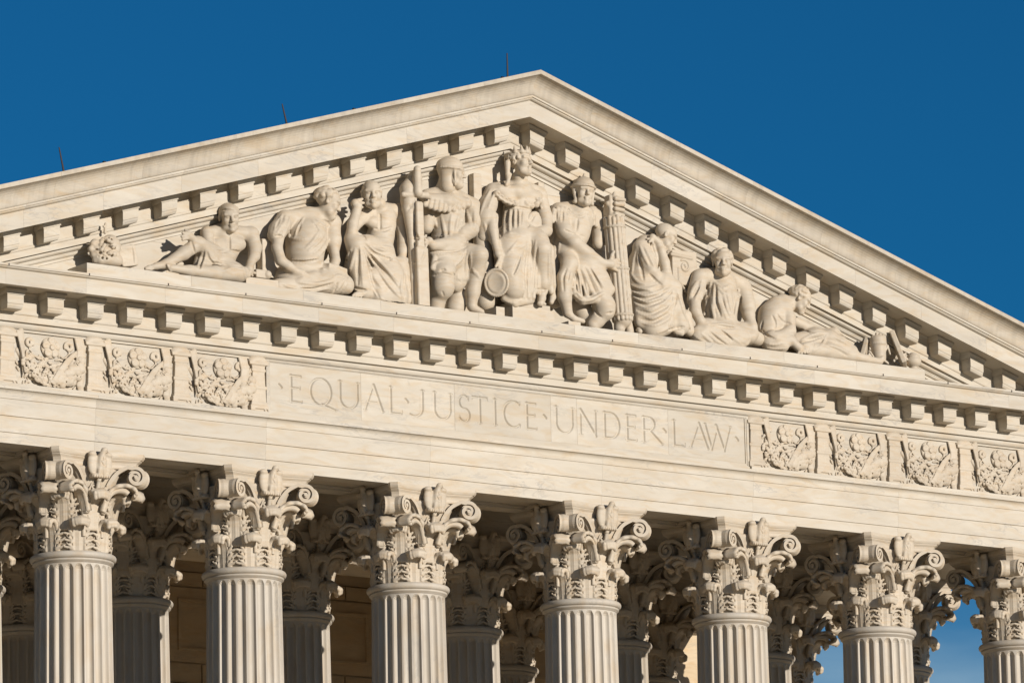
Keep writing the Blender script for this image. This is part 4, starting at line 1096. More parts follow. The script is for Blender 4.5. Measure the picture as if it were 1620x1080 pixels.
for i in range(10):
    t = i/9; s.limb([(674+66*t, 318+3*math.sin(math.pi*t), -.92-.08*math.sin(math.pi*t), 5), (672+68*t, 324+9*math.sin(math.pi*t), -.94-.09*math.sin(math.pi*t), 4.4)], .012)
s.limb([(746, 362, -.86, 12.5), (730, 371, -.96, 12.5)], .015)
s.limb([(762, 376, -.72, 14), (766, 430, -.72, 16), (768, 478, -.74, 15)], .08)
for L in ([(698, 340), (702, 358), (704, 376)], [(714, 340), (712, 358), (712, 374)], [(726, 338), (722, 354), (720, 368)], [(738, 332), (742, 346), (744, 360)], [(750, 334), (751, 348), (750, 362)]): s.stroke(L, .036, 'add', .02, .016)
s.blob(722, 436, -.92, 18, 12, 26, .06); s.limb([(690, 404, -.98, 12), (712, 402, -1.0, 13), (738, 400, -1.0, 11)], .06)
for x0, x1 in ((688, 684), (698, 694), (722, 724), (730, 732), (737, 738)): s.limb([(x0, 404, -1.04, 4), (x1, 424 if x0 < 705 else 440, -1.10 if x0 < 705 else -1.02, 4.5)], .03)
s.folds([[(684, 403), (705, 401), (735, 400)], [(736, 395), (730, 410), (720, 420)], [(741, 398), (737, 416), (736, 436)], [(684, 420), (690, 414), (700, 414)], [(682, 342), (690, 356), (692, 360)], [(735, 330), (732, 345), (728, 360)], [(745, 400), (744, 425)], [(751, 428), (756, 436), (758, 440)], [(748, 425), (752, 434)]], .024)
s.folds([[(672, 372), (690, 376), (716, 372)]], .016, .004)
s.cuts([[(681, 398), (705, 398), (722, 397), (738, 390)], [(731, 352), (729, 362)], [(696, 430), (702, 424), (706, 428)], [(718, 432), (722, 442), (728, 446)], [(684, 436), (700, 432), (716, 436)], [(741, 404), (742, 424)], [(700, 462), (702, 468)], [(704, 300), (716, 306)]], .013)
s.head(714, 275, -.92, 47, yaw=52, pitch=4, hair='hood', seed=4)
STD = finish(s, 'kneeling_statue', 'marble man in a close-fitting hood and scalloped collar, one arm across his body')
h = Fig((684, 238, 744, 308), .0165)
h.head(714, 275, -.92, 47, yaw=52, pitch=4, hair='hood', seed=4)
W, Hh, R = h.Wh, h.Hh, h.Rh
h.G[:] = 1.0
h.ell(W(0, .07, .22), np.array((.375, .455, .36))*Hh, R, .02); h.cone(W(0, .14, .15), W(0, .10, -.45), .30*Hh, .28*Hh, .05)
for a in np.linspace(-2.2, 2.2, 23): h.ell(W(.385*math.sin(a), .07-.46*math.cos(a), .14), np.array((.05, .05, .045))*Hh, R, .02)
for a in (-1.5, -.75, 0, .75, 1.5): h.ell(W(.41*math.sin(a), .07-.50*math.cos(a), .145), np.array((.03, .03, .03))*Hh, R, .006)
h.ell(W(0, -.36, -.14), np.array((.235, .30, .27))*Hh, R, .03, 'sub')
for sg in (-1, 1): h.cone(W(sg*.30, -.12, .1), W(sg*.22, -.16, -.42), .05*Hh, .05*Hh, .02)
subpart(h, 'hood', STD)

# ---- E: enthroned woman in the middle
s = Fig((752, 226, 880, 500))
s.limb([(820, 306, -.72, 24), (818, 330, -.72, 21), (816, 350, -.74, 22)], .10)
s.limb([(786, 300, -.68, 12), (820, 296, -.68, 13), (852, 306, -.68, 12)], .09)
s.blob(806, 316, -.86, 12, 10, 10); s.blob(834, 320, -.86, 12, 10, 10)
s.limb([(820, 298, -.76, 10), (820, 280, -.86, 10)], .05)
s.limb([(780, 302, -.72, 13), (772, 325, -.80, 14), (768, 346, -.86, 13)], .06)                  # sleeve
s.limb([(770, 346, -.84, 15), (766, 375, -.80, 12)], .07)
s.limb([(778, 342, -.94, 9), (780, 366, -1.02, 8.5), (785, 392, -1.08, 6)], .03)
s.hand((785, 392, -1.08), (788, 402, -1.11), [(784, 422, -1.13), (789, 424, -1.14), (795, 424, -1.13), (800, 418, -1.11)], 4.4)
s.limb([(854, 310, -.72, 12), (862, 345, -.80, 12), (863, 364, -.90, 11)], .06)
s.limb([(863, 365, -.92, 11), (848, 370, -1.04, 9), (834, 372, -1.08, 7)], .03)
s.hand((834, 371, -1.08), (822, 374, -1.12), [(807, 369, -1.13), (808, 376, -1.15), (812, 382, -1.15), (817, 387, -1.14)], 4.4)
s.limb([(816, 372, -.84, 27), (814, 388, -.92, 27)], .10)
s.limb([(808, 385, -.92, 20), (808, 420, -1.04, 19), (811, 452, -1.08, 17), (812, 460, -1.08, 15)], .08)  # near leg under the robe
s.limb([(832, 378, -.92, 22), (850, 384, -1.10, 18), (856, 394, -1.20, 16)], .08)
s.limb([(856, 396, -1.20, 16), (858, 430, -1.06, 15), (858, 448, -1.05, 15)], .06)               # far lower leg
s.limb([(832, 400, -.98, 15), (834, 440, -.98, 13), (834, 470, -.96, 12)], .08)
s.limb([(857, 458, -1.05, 8), (857, 472, -1.10, 6.5), (855, 480, -1.17, 5)], .03); s.limb([(852, 480, -1.17, 2.6), (862, 481, -1.16, 2.6)], .02)
s.limb([(871, 455, -.98, 7), (874, 470, -1.04, 5.5), (872, 478, -1.10, 4)], .03)
s.blob(804, 309, -.86, 18, 9, 11, .05); s.blob(838, 313, -.86, 15, 9, 12, .05)
s.limb([(804, 392, -.98, 23), (806, 430, -1.06, 21), (810, 456, -1.08, 18)], .08); s.limb([(798, 472, -1.02, 6), (814, 480, -1.10, 6), (838, 474, -1.04, 8)], .05)
s.limb([(866, 395, -1.0, 11), (869, 450, -1.0, 11)], .06); s.limb([(794, 394, -.95, 13), (796, 446, -1.0, 11)], .06); s.limb([(876, 400, -.74, 12), (878, 476, -.74, 12)], .06)
for x0, x1 in ((826, 818), (833, 827), (840, 835), (846, 843), (852, 850), (860, 862), (868, 872)): s.limb([(x0, 386, -1.08, 3.2), ((x0+x1)/2, 425, -1.12, 4.2), (x1, 462 if x0 > 848 else 470, -1.12, 4.6)], .025)
for x, y in ((786, 306), (792, 312), (799, 317), (806, 320), (814, 322), (832, 322), (840, 326), (848, 324), (853, 318)): s.blob(x, y, -.96, 5.5, 6, 5.5, .02)
s.limb([(790, 300, -.84, 8), (818, 304, -.90, 11), (850, 310, -.84, 8)], .05)
s.ell(at(846, 350, -.98), (.16, .05, .19), None, .02)                                            # small round shield held to her side
s.folds([[(794, 331), (792, 350), (790, 374)], [(800, 330), (798, 350), (797, 370)], [(807, 332), (806, 352), (806, 366)], [(814, 332), (814, 360)], [(821, 332), (821, 358)], [(828, 334), (826, 356)], [(786, 332), (786, 356)], [(792, 322), (806, 329), (818, 326)], [(830, 326), (842, 334), (852, 338)],
         [(838, 384), (832, 410), (830, 450), (826, 472)], [(843, 380), (838, 410), (836, 450)], [(848, 380), (844, 420), (842, 460)], [(800, 400), (814, 396), (830, 388)], [(826, 400), (818, 430), (806, 440)], [(800, 476), (812, 480), (826, 474)], [(868, 392), (868, 450)], [(776, 300), (766, 320), (760, 340)], [(782, 306), (772, 330)], [(766, 352), (772, 376), (778, 386)], [(820, 380), (808, 396), (802, 402)], [(846, 310), (852, 318), (856, 330)]], .023)
s.cuts([[(797, 330), (795, 352), (793, 374)], [(804, 331), (802, 352)], [(811, 332), (810, 360)], [(818, 332), (818, 360)], [(786, 305), (796, 314), (806, 319), (815, 322)], [(832, 314), (838, 324), (850, 324)], [(834, 384), (828, 412), (828, 455)], [(841, 382), (839, 430), (838, 462)], [(850, 392), (846, 430), (844, 462)], [(790, 328), (814, 326), (840, 332)], [(824, 404), (812, 434)], [(847, 458), (866, 459)], [(846, 340), (834, 360)]], .013)
s.head(822, 258, -.94, 46, yaw=24, pitch=-4, hair='bald', seed=6)
for i in range(90):
    rg = random.Random(100+i); th = rg.uniform(0, 6.283); u = rg.uniform(-.2, .8)
    a, b, d = math.cos(th)*math.sqrt(1-u*u), math.sin(th)*math.sqrt(1-u*u), u
    if b < -.5 and d < .6: continue
    s.ell(s.Wh(a*.36, .07+b*.43, .14+d*.34), np.array((.07, .07, .06))*s.Hh, None, .010)
s.limb([(803, 258, -.90, 5), (803, 276, -.90, 3.6), (804, 292, -.94, 3)], .02); s.limb([(807, 276, -.92, 3), (801, 293, -.95, 3)], .015)
s.limb([(831, 276, -.84, 3.5), (832, 288, -.88, 3), (837, 294, -.92, 2.6)], .02)
STE = finish(s, 'enthroned_statue', 'marble crowned woman seated in the middle beneath the apex, hands in her lap')
h = Fig((796, 218, 852, 262), .0145)
W, Hh, R = s.Wh, s.Hh, s.Rh
for i in range(26):
    a = -math.pi+2*math.pi*i/26; b = a+2*math.pi/26
    h.cone(W(.35*math.sin(a), .08-.43*math.cos(a), .31), W(.35*math.sin(b), .08-.43*math.cos(b), .31), .050*Hh, .050*Hh, .01)
for i in range(6):
    a = -1.25+2.75*i/5; h.cone(W(.35*math.sin(a), .08-.43*math.cos(a), .32), W(.40*math.sin(a), .10-.48*math.cos(a), .54), .095*Hh, .018*Hh, .01)
subpart(h, 'crown', STE)

# ---- F: helmeted warrior, arm across to the bundle of rods
s = Fig((862, 270, 998, 522))
s.limb([(914, 344, -.72, 26), (908, 366, -.74, 24), (900, 392, -.78, 23)], .12)
s.blob(902, 346, -.86, 15, 9, 12); s.blob(926, 350, -.84, 13, 9, 12)
s.limb([(884, 334, -.70, 14), (914, 330, -.68, 13), (942, 340, -.70, 13)], .09)
s.limb([(920, 334, -.78, 10), (922, 320, -.86, 11)], .05)
s.limb([(882, 340, -.76, 14), (893, 366, -.96, 12.5), (908, 384, -1.08, 12)], .05)               # bare arm across
s.limb([(908, 384, -1.08, 12), (930, 402, -1.14, 10.5), (952, 416, -1.16, 7.5)], .04)
s.hand((952, 416, -1.16), (966, 418, -1.19), [(982, 410, -1.22), (986, 417, -1.23), (985, 424, -1.23), (978, 429, -1.22)], 4.6)
s.limb([(966, 412, -1.19, 3.4), (968, 404, -1.20, 3), (971, 398, -1.20, 2.6)], .015)
s.limb([(944, 344, -.74, 13), (948, 368, -.80, 11.5), (946, 386, -.84, 9)], .05)
s.limb([(882, 368, -.62, 13), (876, 390, -.62, 10)], .08); s.limb([(890, 380, -.74, 12), (888, 400, -.84, 12)], .07)
s.limb([(900, 400, -.84, 22), (920, 414, -.94, 20), (940, 438, -1.02, 20)], .10)                 # skirt of leather strips
s.limb([(925, 420, -.98, 18), (945, 448, -1.04, 18), (952, 462, -1.06, 14)], .08)
s.limb([(915, 430, -1.0, 16), (930, 455, -1.02, 15)], .08)
s.limb([(896, 402, -.90, 15), (900, 416, -1.08, 14)], .06)
s.limb([(901, 418, -1.10, 13), (893, 440, -1.10, 12), (893, 470, -1.08, 11), (898, 494, -1.06, 8)], .06)   # greaved shin
s.limb([(898, 496, -1.06, 7), (908, 504, -1.12, 5), (922, 508, -1.14, 4)], .03)
s.limb([(944, 462, -1.05, 17), (956, 484, -1.10, 17), (958, 492, -1.10, 15)], .07)               # kneeling leg
s.limb([(955, 492, -1.08, 15), (945, 506, -1.0, 12), (938, 514, -.98, 11)], .06)
s.limb([(915, 480, -.70, 16), (925, 500, -.72, 16)], .08)
s.limb([(928, 422, -1.02, 14), (948, 442, -1.06, 15), (962, 458, -1.08, 11)], .06); s.limb([(905, 463, -1.06, 6), (922, 476, -1.12, 6.5), (942, 473, -1.14, 7), (966, 458, -1.10, 6)], .03)
for x0, y0_, x1, y1_ in ((906, 428, 908, 462), (913, 426, 918, 470), (920, 424, 929, 472), (927, 422, 940, 468), (934, 424, 950, 462), (940, 430, 959, 456)): s.limb([(x0, y0_, -1.10, 3.2), (x1, y1_, -1.16, 4.4)], .012)
s.blob(902, 419, -1.16, 9, 7, 10, .03)
for i, (x, y) in enumerate(((876, 332), (882, 330), (888, 330), (894, 331), (900, 333))): s.limb([(x, y, -.86, 3.6), (x-2+i*.8, y+18, -.90, 4.0)], .012)
for x, y in ((930, 337), (936, 339), (942, 342)): s.limb([(x, y, -.84, 3.4), (x+1, y+15, -.88, 3.8)], .012)
s.folds([[(878, 332), (872, 345), (870, 358)], [(884, 334), (880, 350)], [(888, 332), (886, 350)], [(892, 334), (892, 348)], [(898, 336), (898, 346)], [(930, 336), (932, 348)], [(937, 338), (938, 350)], [(912, 342), (922, 342), (928, 336)], [(922, 425), (936, 462)], [(914, 428), (924, 466)], [(930, 424), (948, 460)], [(937, 426), (956, 456)], [(908, 432), (914, 464)], [(904, 452), (920, 472), (940, 474)], [(886, 380), (884, 400)], [(878, 370), (874, 396)], [(936, 474), (950, 466), (962, 462)]], .020)
s.folds([[(906, 464), (920, 476), (936, 474), (955, 462)]], .028)
s.cuts([[(926, 424), (942, 462)], [(918, 426), (930, 466)], [(934, 426), (952, 458)], [(911, 430), (918, 464)], [(880, 336), (880, 350)], [(890, 334), (890, 350)], [(898, 330), (908, 340), (920, 344), (930, 336)], [(894, 364), (908, 370), (924, 374)], [(914, 346), (912, 364)], [(934, 360), (936, 372)], [(896, 425), (890, 440), (892, 460)], [(902, 428), (898, 445)], [(940, 488), (946, 500), (952, 502)], [(960, 496), (970, 494)]], .012)
s.head(923, 306, -.94, 45, yaw=-14, pitch=2, roll=5, hair='helmet', seed=7)
STF = finish(s, 'kneeling_statue', 'marble helmeted warrior with a bare arm stretched to the bundle of rods')
h = Fig((900, 268, 950, 330), .0155)
W, Hh, R = s.Wh, s.Hh, s.Rh
h.ell(W(0, .06, .25), np.array((.40, .47, .36))*Hh, R, .02)
for sg in (-1, 1): h.cone(W(sg*.37, .02, .12), W(sg*.30, -.10, -.36), .075*Hh, .06*Hh, .03); h.ell(W(sg*.33, -.06, -.36), np.array((.08, .09, .08))*Hh, R, .02)
for i in range(20):
    a = -2.0+4.0*i/20; b = a+.2; h.cone(W(.41*math.sin(a), .06-.48*math.cos(a), .22), W(.41*math.sin(b), .06-.48*math.cos(b), .22), .05*Hh, .05*Hh, .012)
h.ell(W(0, -.48, -.10), np.array((.29, .40, .285))*Hh, R, .02, 'sub')
h.cone(W(0, .04, .60), W(0, .04, .70), .07*Hh, .05*Hh, .02)
subpart(h, 'helmet', STF)

# ---- G: bearded old man, hunched, hand at his neck
s = Fig((990, 350, 1104, 536))
s.limb([(1026, 396, -.70, 21), (1018, 416, -.72, 23), (1012, 444, -.76, 20)], .12)
s.limb([(1020, 386, -.72, 15), (1040, 388, -.78, 14)], .08)
s.limb([(1044, 392, -.80, 10), (1048, 380, -.86, 10)], .05)
s.limb([(1014, 392, -.80, 14), (1022, 412, -.92, 14), (1030, 428, -1.0, 11)], .06)               # sleeve
s.limb([(1030, 428, -1.02, 9), (1038, 434, -1.06, 8), (1044, 438, -1.08, 6)], .04)
s.hand((1044, 437, -1.08), (1050, 440, -1.10), [(1057, 438, -1.12), (1058, 443, -1.13), (1054, 447, -1.13), (1049, 449, -1.12)], 4.2)
s.limb([(1056, 440, -1.04, 9), (1051, 415, -1.02, 8.5), (1046, 396, -.98, 7), (1040, 382, -.94, 5.5)], .035)  # raised forearm
s.hand((1040, 382, -.94), (1032, 376, -.92), [(1024, 378, -.92), (1027, 383, -.96), (1033, 386, -.98)], 4.0)
s.limb([(1018, 448, -.82, 22), (1046, 452, -.98, 18), (1064, 456, -1.05, 14)], .10)              # thigh
s.limb([(1064, 456, -1.05, 14), (1068, 490, -1.05, 15), (1076, 516, -1.04, 15)], .08)
s.limb([(1022, 470, -.88, 24), (1030, 500, -.94, 24), (1032, 518, -.98, 22)], .10)
s.limb([(1045, 480, -1.0, 20), (1048, 512, -1.0, 20)], .10)
s.limb([(1000, 440, -.72, 10), (1010, 470, -.80, 12), (1012, 510, -.95, 9)], .08)
s.limb([(1084, 500, -.95, 11), (1090, 524, -.98, 9)], .07)
s.limb([(1070, 524, -1.10, 6), (1078, 527, -1.14, 5)], .03)
s.limb([(1010, 522, -1.08, 4.5), (1012, 524, -1.14, 4.5)], .02)
s.folds([[(997, 450), (1008, 456), (1024, 458), (1040, 452)], [(1000, 462), (1020, 468), (1042, 462), (1058, 452)], [(1002, 470), (1022, 478), (1044, 472), (1062, 458)], [(1006, 482), (1028, 490), (1050, 480), (1066, 462)], [(1010, 496), (1032, 504), (1054, 492), (1068, 470)], [(1014, 510), (1036, 516), (1058, 504), (1070, 480)], [(1040, 526), (1056, 520), (1064, 500)], [(1064, 460), (1066, 490), (1060, 518)], [(1072, 462), (1080, 490), (1092, 520)], [(998, 432), (1008, 446), (1020, 450)], [(1012, 388), (1018, 404), (1026, 420)], [(1006, 396), (1002, 414), (1000, 432)], [(1020, 392), (1030, 412), (1036, 424)]], .025)
s.cuts([[(998, 456), (1010, 461), (1030, 462)], [(1002, 466), (1020, 474), (1046, 466)], [(1004, 476), (1024, 484), (1050, 474)], [(1008, 490), (1030, 497), (1056, 484)], [(1012, 504), (1034, 510), (1058, 496)], [(1070, 470), (1064, 504), (1058, 520)], [(1010, 404), (1014, 424), (1018, 442)], [(1030, 384), (1036, 400), (1040, 416)], [(1058, 522), (1072, 519), (1082, 517)], [(1028, 434), (1036, 444), (1046, 450)]], .016)
s.head(1053, 374, -.92, 42, yaw=62, pitch=24, hair='bald', beard=True, seed=9)
STG = finish(s, 'seated_statue', 'marble bald bearded old man hunched in a robe with his hand behind his neck')

# ---- H: seated man looking left, hands down at his knees
s = Fig((1082, 390, 1208, 552))
s.limb([(1142, 452, -.72, 24), (1140, 478, -.74, 27), (1140, 508, -.80, 27)], .12)
s.limb([(1110, 438, -.70, 14), (1142, 436, -.68, 14), (1172, 452, -.68, 15)], .09)
s.limb([(1144, 444, -.78, 10.5), (1144, 430, -.86, 10.5)], .05)
s.limb([(1106, 440, -.74, 14), (1102, 460, -.82, 13.5), (1098, 474, -.86, 12)], .06)
s.limb([(1099, 474, -.90, 10), (1100, 492, -.98, 9.5), (1108, 508, -1.06, 8)], .04)
s.hand((1108, 508, -1.06), (1116, 516, -1.10), [(1114, 524, -1.14), (1120, 526, -1.15), (1125, 524, -1.15), (1129, 520, -1.13)], 5.2)
s.limb([(1176, 460, -.72, 15), (1182, 482, -.82, 13), (1184, 498, -.92, 11)], .06)
s.limb([(1184, 498, -.95, 10), (1190, 516, -1.04, 8), (1194, 528, -1.08, 6.5)], .04)
s.hand((1194, 527, -1.08), (1188, 533, -1.12), [(1176, 525, -1.14), (1176, 531, -1.16), (1177, 537, -1.16), (1182, 543, -1.14)], 4.6)
s.limb([(1118, 520, -.96, 18), (1150, 528, -1.0, 19), (1180, 532, -.98, 16)], .10)
s.limb([(1104, 530, -1.0, 14), (1130, 540, -1.02, 15), (1165, 542, -1.02, 15)], .10)
s.limb([(1170, 524, -.9, 16), (1198, 536, -.86, 12)], .08)
s.folds([[(1124, 446), (1118, 470), (1116, 500)], [(1130, 448), (1128, 476), (1130, 504)], [(1136, 450), (1136, 474), (1144, 500)], [(1134, 452), (1144, 466), (1152, 464)], [(1130, 446), (1144, 458), (1156, 450)], [(1146, 470), (1150, 490), (1158, 506)], [(1158, 460), (1160, 480), (1164, 500)], [(1170, 462), (1166, 484), (1162, 500)], [(1110, 444), (1106, 460), (1100, 474)], [(1104, 446), (1096, 462), (1088, 476)], [(1120, 514), (1145, 513), (1168, 518)], [(1130, 522), (1146, 532), (1156, 544)], [(1140, 520), (1156, 532), (1170, 542)], [(1122, 530), (1134, 540), (1144, 546)], [(1098, 530), (1112, 540), (1126, 544)], [(1110, 460), (1110, 480)]], .024)
s.cuts([[(1121, 448), (1116, 474)], [(1127, 450), (1124, 480), (1126, 502)], [(1133, 456), (1133, 478), (1140, 500)], [(1140, 470), (1146, 490)], [(1164, 470), (1162, 490), (1160, 504)], [(1135, 514), (1150, 518), (1164, 519)], [(1124, 526), (1138, 538), (1148, 544)], [(1142, 524), (1158, 538)], [(1106, 452), (1096, 470)], [(1172, 470), (1168, 490)]], .014)
for L in ([(1118, 448), (1114, 476), (1114, 502)], [(1128, 452), (1126, 480), (1130, 506)], [(1138, 464), (1142, 486), (1150, 506)], [(1150, 462), (1154, 484), (1160, 504)], [(1168, 458), (1166, 478), (1162, 498)], [(1102, 446), (1094, 462), (1090, 476)], [(1126, 524), (1142, 536), (1154, 546)], [(1110, 528), (1124, 540), (1134, 546)]): s.stroke(L, .038, 'add', .02, .014)
s.head(1143, 416, -.92, 46, yaw=-34, pitch=4, hair='short', seed=12)
STH = finish(s, 'seated_statue', 'marble man with short hair looking left, both hands hanging at his knees')

# ---- I: youth reclining at the right, head bowed
s = Fig((1192, 446, 1408, 588))
s.limb([(1238, 480, -.72, 16), (1222, 500, -.72, 22), (1216, 522, -.76, 20)], .12)
s.limb([(1228, 484, -.76, 16), (1244, 486, -.80, 13)], .08); s.blob(1238, 512, -.82, 20, 14, 16, .10)
s.limb([(1246, 484, -.80, 10), (1256, 474, -.86, 10)], .06)
s.limb([(1240, 488, -.84, 13), (1248, 504, -.94, 11), (1250, 524, -1.0, 9.5)], .05)
s.limb([(1250, 524, -1.0, 9), (1228, 534, -1.04, 8.5)], .05); s.limb([(1222, 532, -.98, 10), (1250, 538, -1.05, 8.5), (1258, 544, -1.10, 6.5)], .05)
s.hand((1256, 543, -1.10), (1264, 550, -1.12), [(1263, 558, -1.15), (1268, 559, -1.16), (1273, 558, -1.15), (1278, 556, -1.14)], 4.6)
s.limb([(1256, 508, -.72, 9), (1278, 518, -.76, 8.5), (1296, 523, -.82, 6.5), (1312, 524, -.90, 5)], .04)  # far arm along the leg
s.hand((1312, 524, -.90), (1320, 523, -.94), [(1329, 526, -.98), (1333, 529, -.97), (1326, 530, -.99)], 4.0)
s.limb([(1216, 540, -.92, 14), (1236, 546, -1.0, 13)], .08)
s.limb([(1258, 540, -.80, 14), (1290, 532, -.90, 13), (1312, 534, -.98, 12)], .08)               # raised thigh under cloth
s.limb([(1312, 534, -.98, 12), (1328, 544, -1.0, 13), (1346, 556, -1.02, 12)], .07)
s.limb([(1272, 552, -.98, 14), (1310, 556, -1.04, 14), (1345, 562, -1.06, 11)], .08)
s.limb([(1345, 562, -1.06, 10), (1370, 568, -1.08, 7), (1392, 572, -1.10, 5.5)], .05)
s.limb([(1392, 570, -1.10, 5), (1396, 566, -1.12, 4)], .03)
for i in range(4): s.limb([(1396+i*2, 568+i*1.5, -1.12, 2.4), (1400+i*1.6, 571+i*1.2, -1.15, 2.0)], .01)
s.folds([[(1268, 538), (1288, 528), (1308, 526)], [(1272, 545), (1292, 540), (1308, 530)], [(1308, 528), (1302, 545), (1286, 556)], [(1320, 533), (1334, 540), (1344, 548)], [(1310, 545), (1326, 550), (1346, 560)], [(1338, 530), (1344, 542), (1340, 550)], [(1290, 545), (1285, 558)], [(1208, 540), (1222, 546), (1240, 542)], [(1206, 548), (1226, 552), (1246, 550)]], .022)
s.cuts([[(1230, 497), (1232, 504), (1244, 512), (1252, 512)], [(1270, 541), (1290, 535), (1306, 531)], [(1308, 548), (1322, 552), (1340, 562)], [(1280, 550), (1278, 558)], [(1207, 524), (1214, 532), (1226, 536)], [(1206, 508), (1204, 520)], [(1222, 500), (1228, 512), (1226, 524)], [(1262, 520), (1276, 524), (1288, 526)]], .013)
s.head(1265, 474, -.92, 42, yaw=58, pitch=32, hair='short', seed=14)
STI = finish(s, 'reclining_statue', 'marble bare-backed youth reclining at the right end with bowed head and one leg stretched out')
# ------------------------------------------------------------------ things beside the figures
def thing(s, name, label, cat, group=None, smooth=1):
    V, Q = s.mesh(name, smooth)
    o = obj(name, V, Q, MARC, None, True); WL[o.name] = Vector(o.location); tag(o, label, cat, group); return o
# sheathed sword with a broad guard
s = Fig((628, 264, 690, 486), .0155)
a, b = at(662, 292, -1.12), at(669, 486, -1.14); d = (b-a)/np.linalg.norm(b-a)
R = np.array([[d[2]*0-0, 0, 0]]*3)
zx = d; xx = np.cross(np.array([0, 1.0, 0]), zx); xx /= np.linalg.norm(xx); yy = np.cross(zx, xx); R = np.stack([xx, yy, zx], 1)
c = at(665, 396, -1.13); s.box(c, (.085, .05, .92), R, .04, .03); s.limb([(645, 300, -.95, 12), (646, 330, -.95, 10), (652, 380, -.98, 7), (655, 440, -1.0, 8), (657, 482, -1.0, 9)], .04)
c = at(667, 440, -1.13); s.box(c, (.135, .075, .58), R, .04, .02)
s.limb([(660, 268, -1.10, 6), (660, 282, -1.10, 6.5), (661, 305, -1.12, 7.5)], .02)
s.limb([(638, 308, -1.02, 4.5), (674, 309, -1.10, 5.5), (680, 313, -1.06, 3)], .02)
s.limb([(656, 282, -.90, 12), (646, 300, -.88, 13), (644, 318, -.88, 10), (648, 340, -.92, 7), (655, 362, -.96, 5)], .05)
s.limb([(648, 330, -1.0, 3), (655, 316, -1.05, 4), (658, 330, -1.10, 4)], .02)
s.cuts([[(655, 366), (663, 380)], [(664, 376), (655, 383)], [(656, 312), (656, 480)], [(645, 332), (652, 324)]], .012)
s.folds([[(652, 415), (662, 418), (671, 404), (673, 384)], [(666, 416), (664, 424), (667, 431)], [(655, 384), (673, 380)]], .016, 0)
thing(s, 'sword', 'large sheathed marble sword standing upright beside the hooded man', 'sword')
# bundle of rods with hand and axe head on top
s = Fig((952, 300, 1004, 532), .014)
a, b = at(971, 348, -1.05), at(985, 506, -1.10); zx = (b-a)/np.linalg.norm(b-a); xx = np.cross(np.array([0, 1.0, 0]), zx); xx /= np.linalg.norm(xx); yy = np.cross(zx, xx)
s.cone(a, b, .160, .165, .01)
for i in range(14):
    th = 2*math.pi*i/14; o = (xx*math.cos(th)+yy*math.sin(th))*.168; s.cone(a+o-zx*(.03 if i % 2 else 0), b+o, .038, .038, .003)
for f in (.08, .50, .96):
    p = a+(b-a)*f
    for i in range(24):
        t0, t1 = 2*math.pi*i/24, 2*math.pi*(i+1)/24
        s.cone(p+(xx*math.cos(t0)+yy*math.sin(t0))*.200, p+(xx*math.cos(t1)+yy*math.sin(t1))*.200, .022, .022, .01)
for i in range(30):
    f = .54+.3*i/30; th = 2.2+2.6*i/30; g = 2.2+2.6*(i+1)/30; f2 = .54+.3*(i+1)/30
    s.cone(a+(b-a)*f+(xx*math.cos(th)+yy*math.sin(th))*.204, a+(b-a)*f2+(xx*math.cos(g)+yy*math.sin(g))*.204, .012, .012, .008)
top = a-zx*.06
s.cone(top, a-zx*.40, .075, .085, .02); s.box(at(968, 326, -1.02), (.12, .10, .20), None, .04, .03)
for i in range(4): s.cone(at(974, 314+i*8, -1.16), at(986, 316+i*8.3, -1.13), .045, .038, .010)
s.limb([(971, 312, -1.12, 3.5), (972, 306, -1.12, 3)], .012); s.limb([(964, 325, -1.05, 5), (961, 322, -1.05, 4)], .02)
s.limb([(962, 330, -.92, 8), (958, 352, -.84, 9), (954, 380, -.80, 9)], .05)
s.limb([(980, 508, -1.06, 9), (980, 520, -1.08, 9)], .03); s.limb([(990, 500, -1.02, 8), (996, 524, -1.04, 7)], .04)
thing(s, 'rod_bundle', 'tall marble bundle of rods bound with bands, gripped by the helmeted warrior', 'rod bundle')
# oval drum-like disc
s = Fig((762, 420, 812, 476), .0135)
c = at(786, 447, -1.10); ax = np.array([-.72, -.66, -.20]); ax /= np.linalg.norm(ax)
xx = np.cross(ax, np.array([0, 0, 1.0])); xx /= np.linalg.norm(xx); zz = np.cross(xx, ax); R = np.stack([xx, -ax, zz], 1)
s.ell(c, (.225, .10, .255), R, .01); s.ell(c+ax*.115, (.195, .060, .225), R, .012, 'sub')
for i in range(30):
    t0, t1 = 2*math.pi*i/30, 2*math.pi*(i+1)/30
    s.cone(c+ax*.045+xx*.215*math.cos(t0)+zz*.245*math.sin(t0), c+ax*.045+xx*.215*math.cos(t1)+zz*.245*math.sin(t1), .026, .026, .01)
thing(s, 'round_disc', 'oval marble disc with a raised rim leaning below the crowned woman\'s hand', 'disc')
# throne: back posts and stepped footing
s = Fig((742, 272, 768, 336), .014); s.box(at(752, 304, -.64), (.095, .085, .345), None, .015, .01)
o1 = thing(s, 'throne_post', 'square marble throne post showing between the hooded man and the crowned woman', 'throne post')
s = Fig((844, 288, 862, 328), .014); s.box(at(852, 308, -.62), (.07, .10, .22), None, .012, .01)
thing(s, 'throne_post', 'square marble throne post behind the crowned woman\'s right-hand shoulder', 'throne post')
P = at(846, 492, -1.10)
def slab(name, x0, x1, y0, y1, z0, z1): return obj(name, boxv(x0, x1, y0, y1, z0, z1), BOXF, MARC)
xl, xr = at(810, 490, -1.1)[0], at(876, 500, -1.1)[0]
FS = slab('throne_step', xl, xr, -1.12, -.36, 3.272, 3.50); WL[FS.name] = Vector(FS.location)
tag(FS, 'stepped marble footing under the crowned woman\'s sandals', 'footing')
U = obj('step_slab', boxv(xl+.03, xr-.05, -1.06, -.36, 3.502, 3.60), BOXF, MARC); WL[U.name] = Vector(U.location); under(U, FS)
xa = at(790, 492, -1.12)[0]
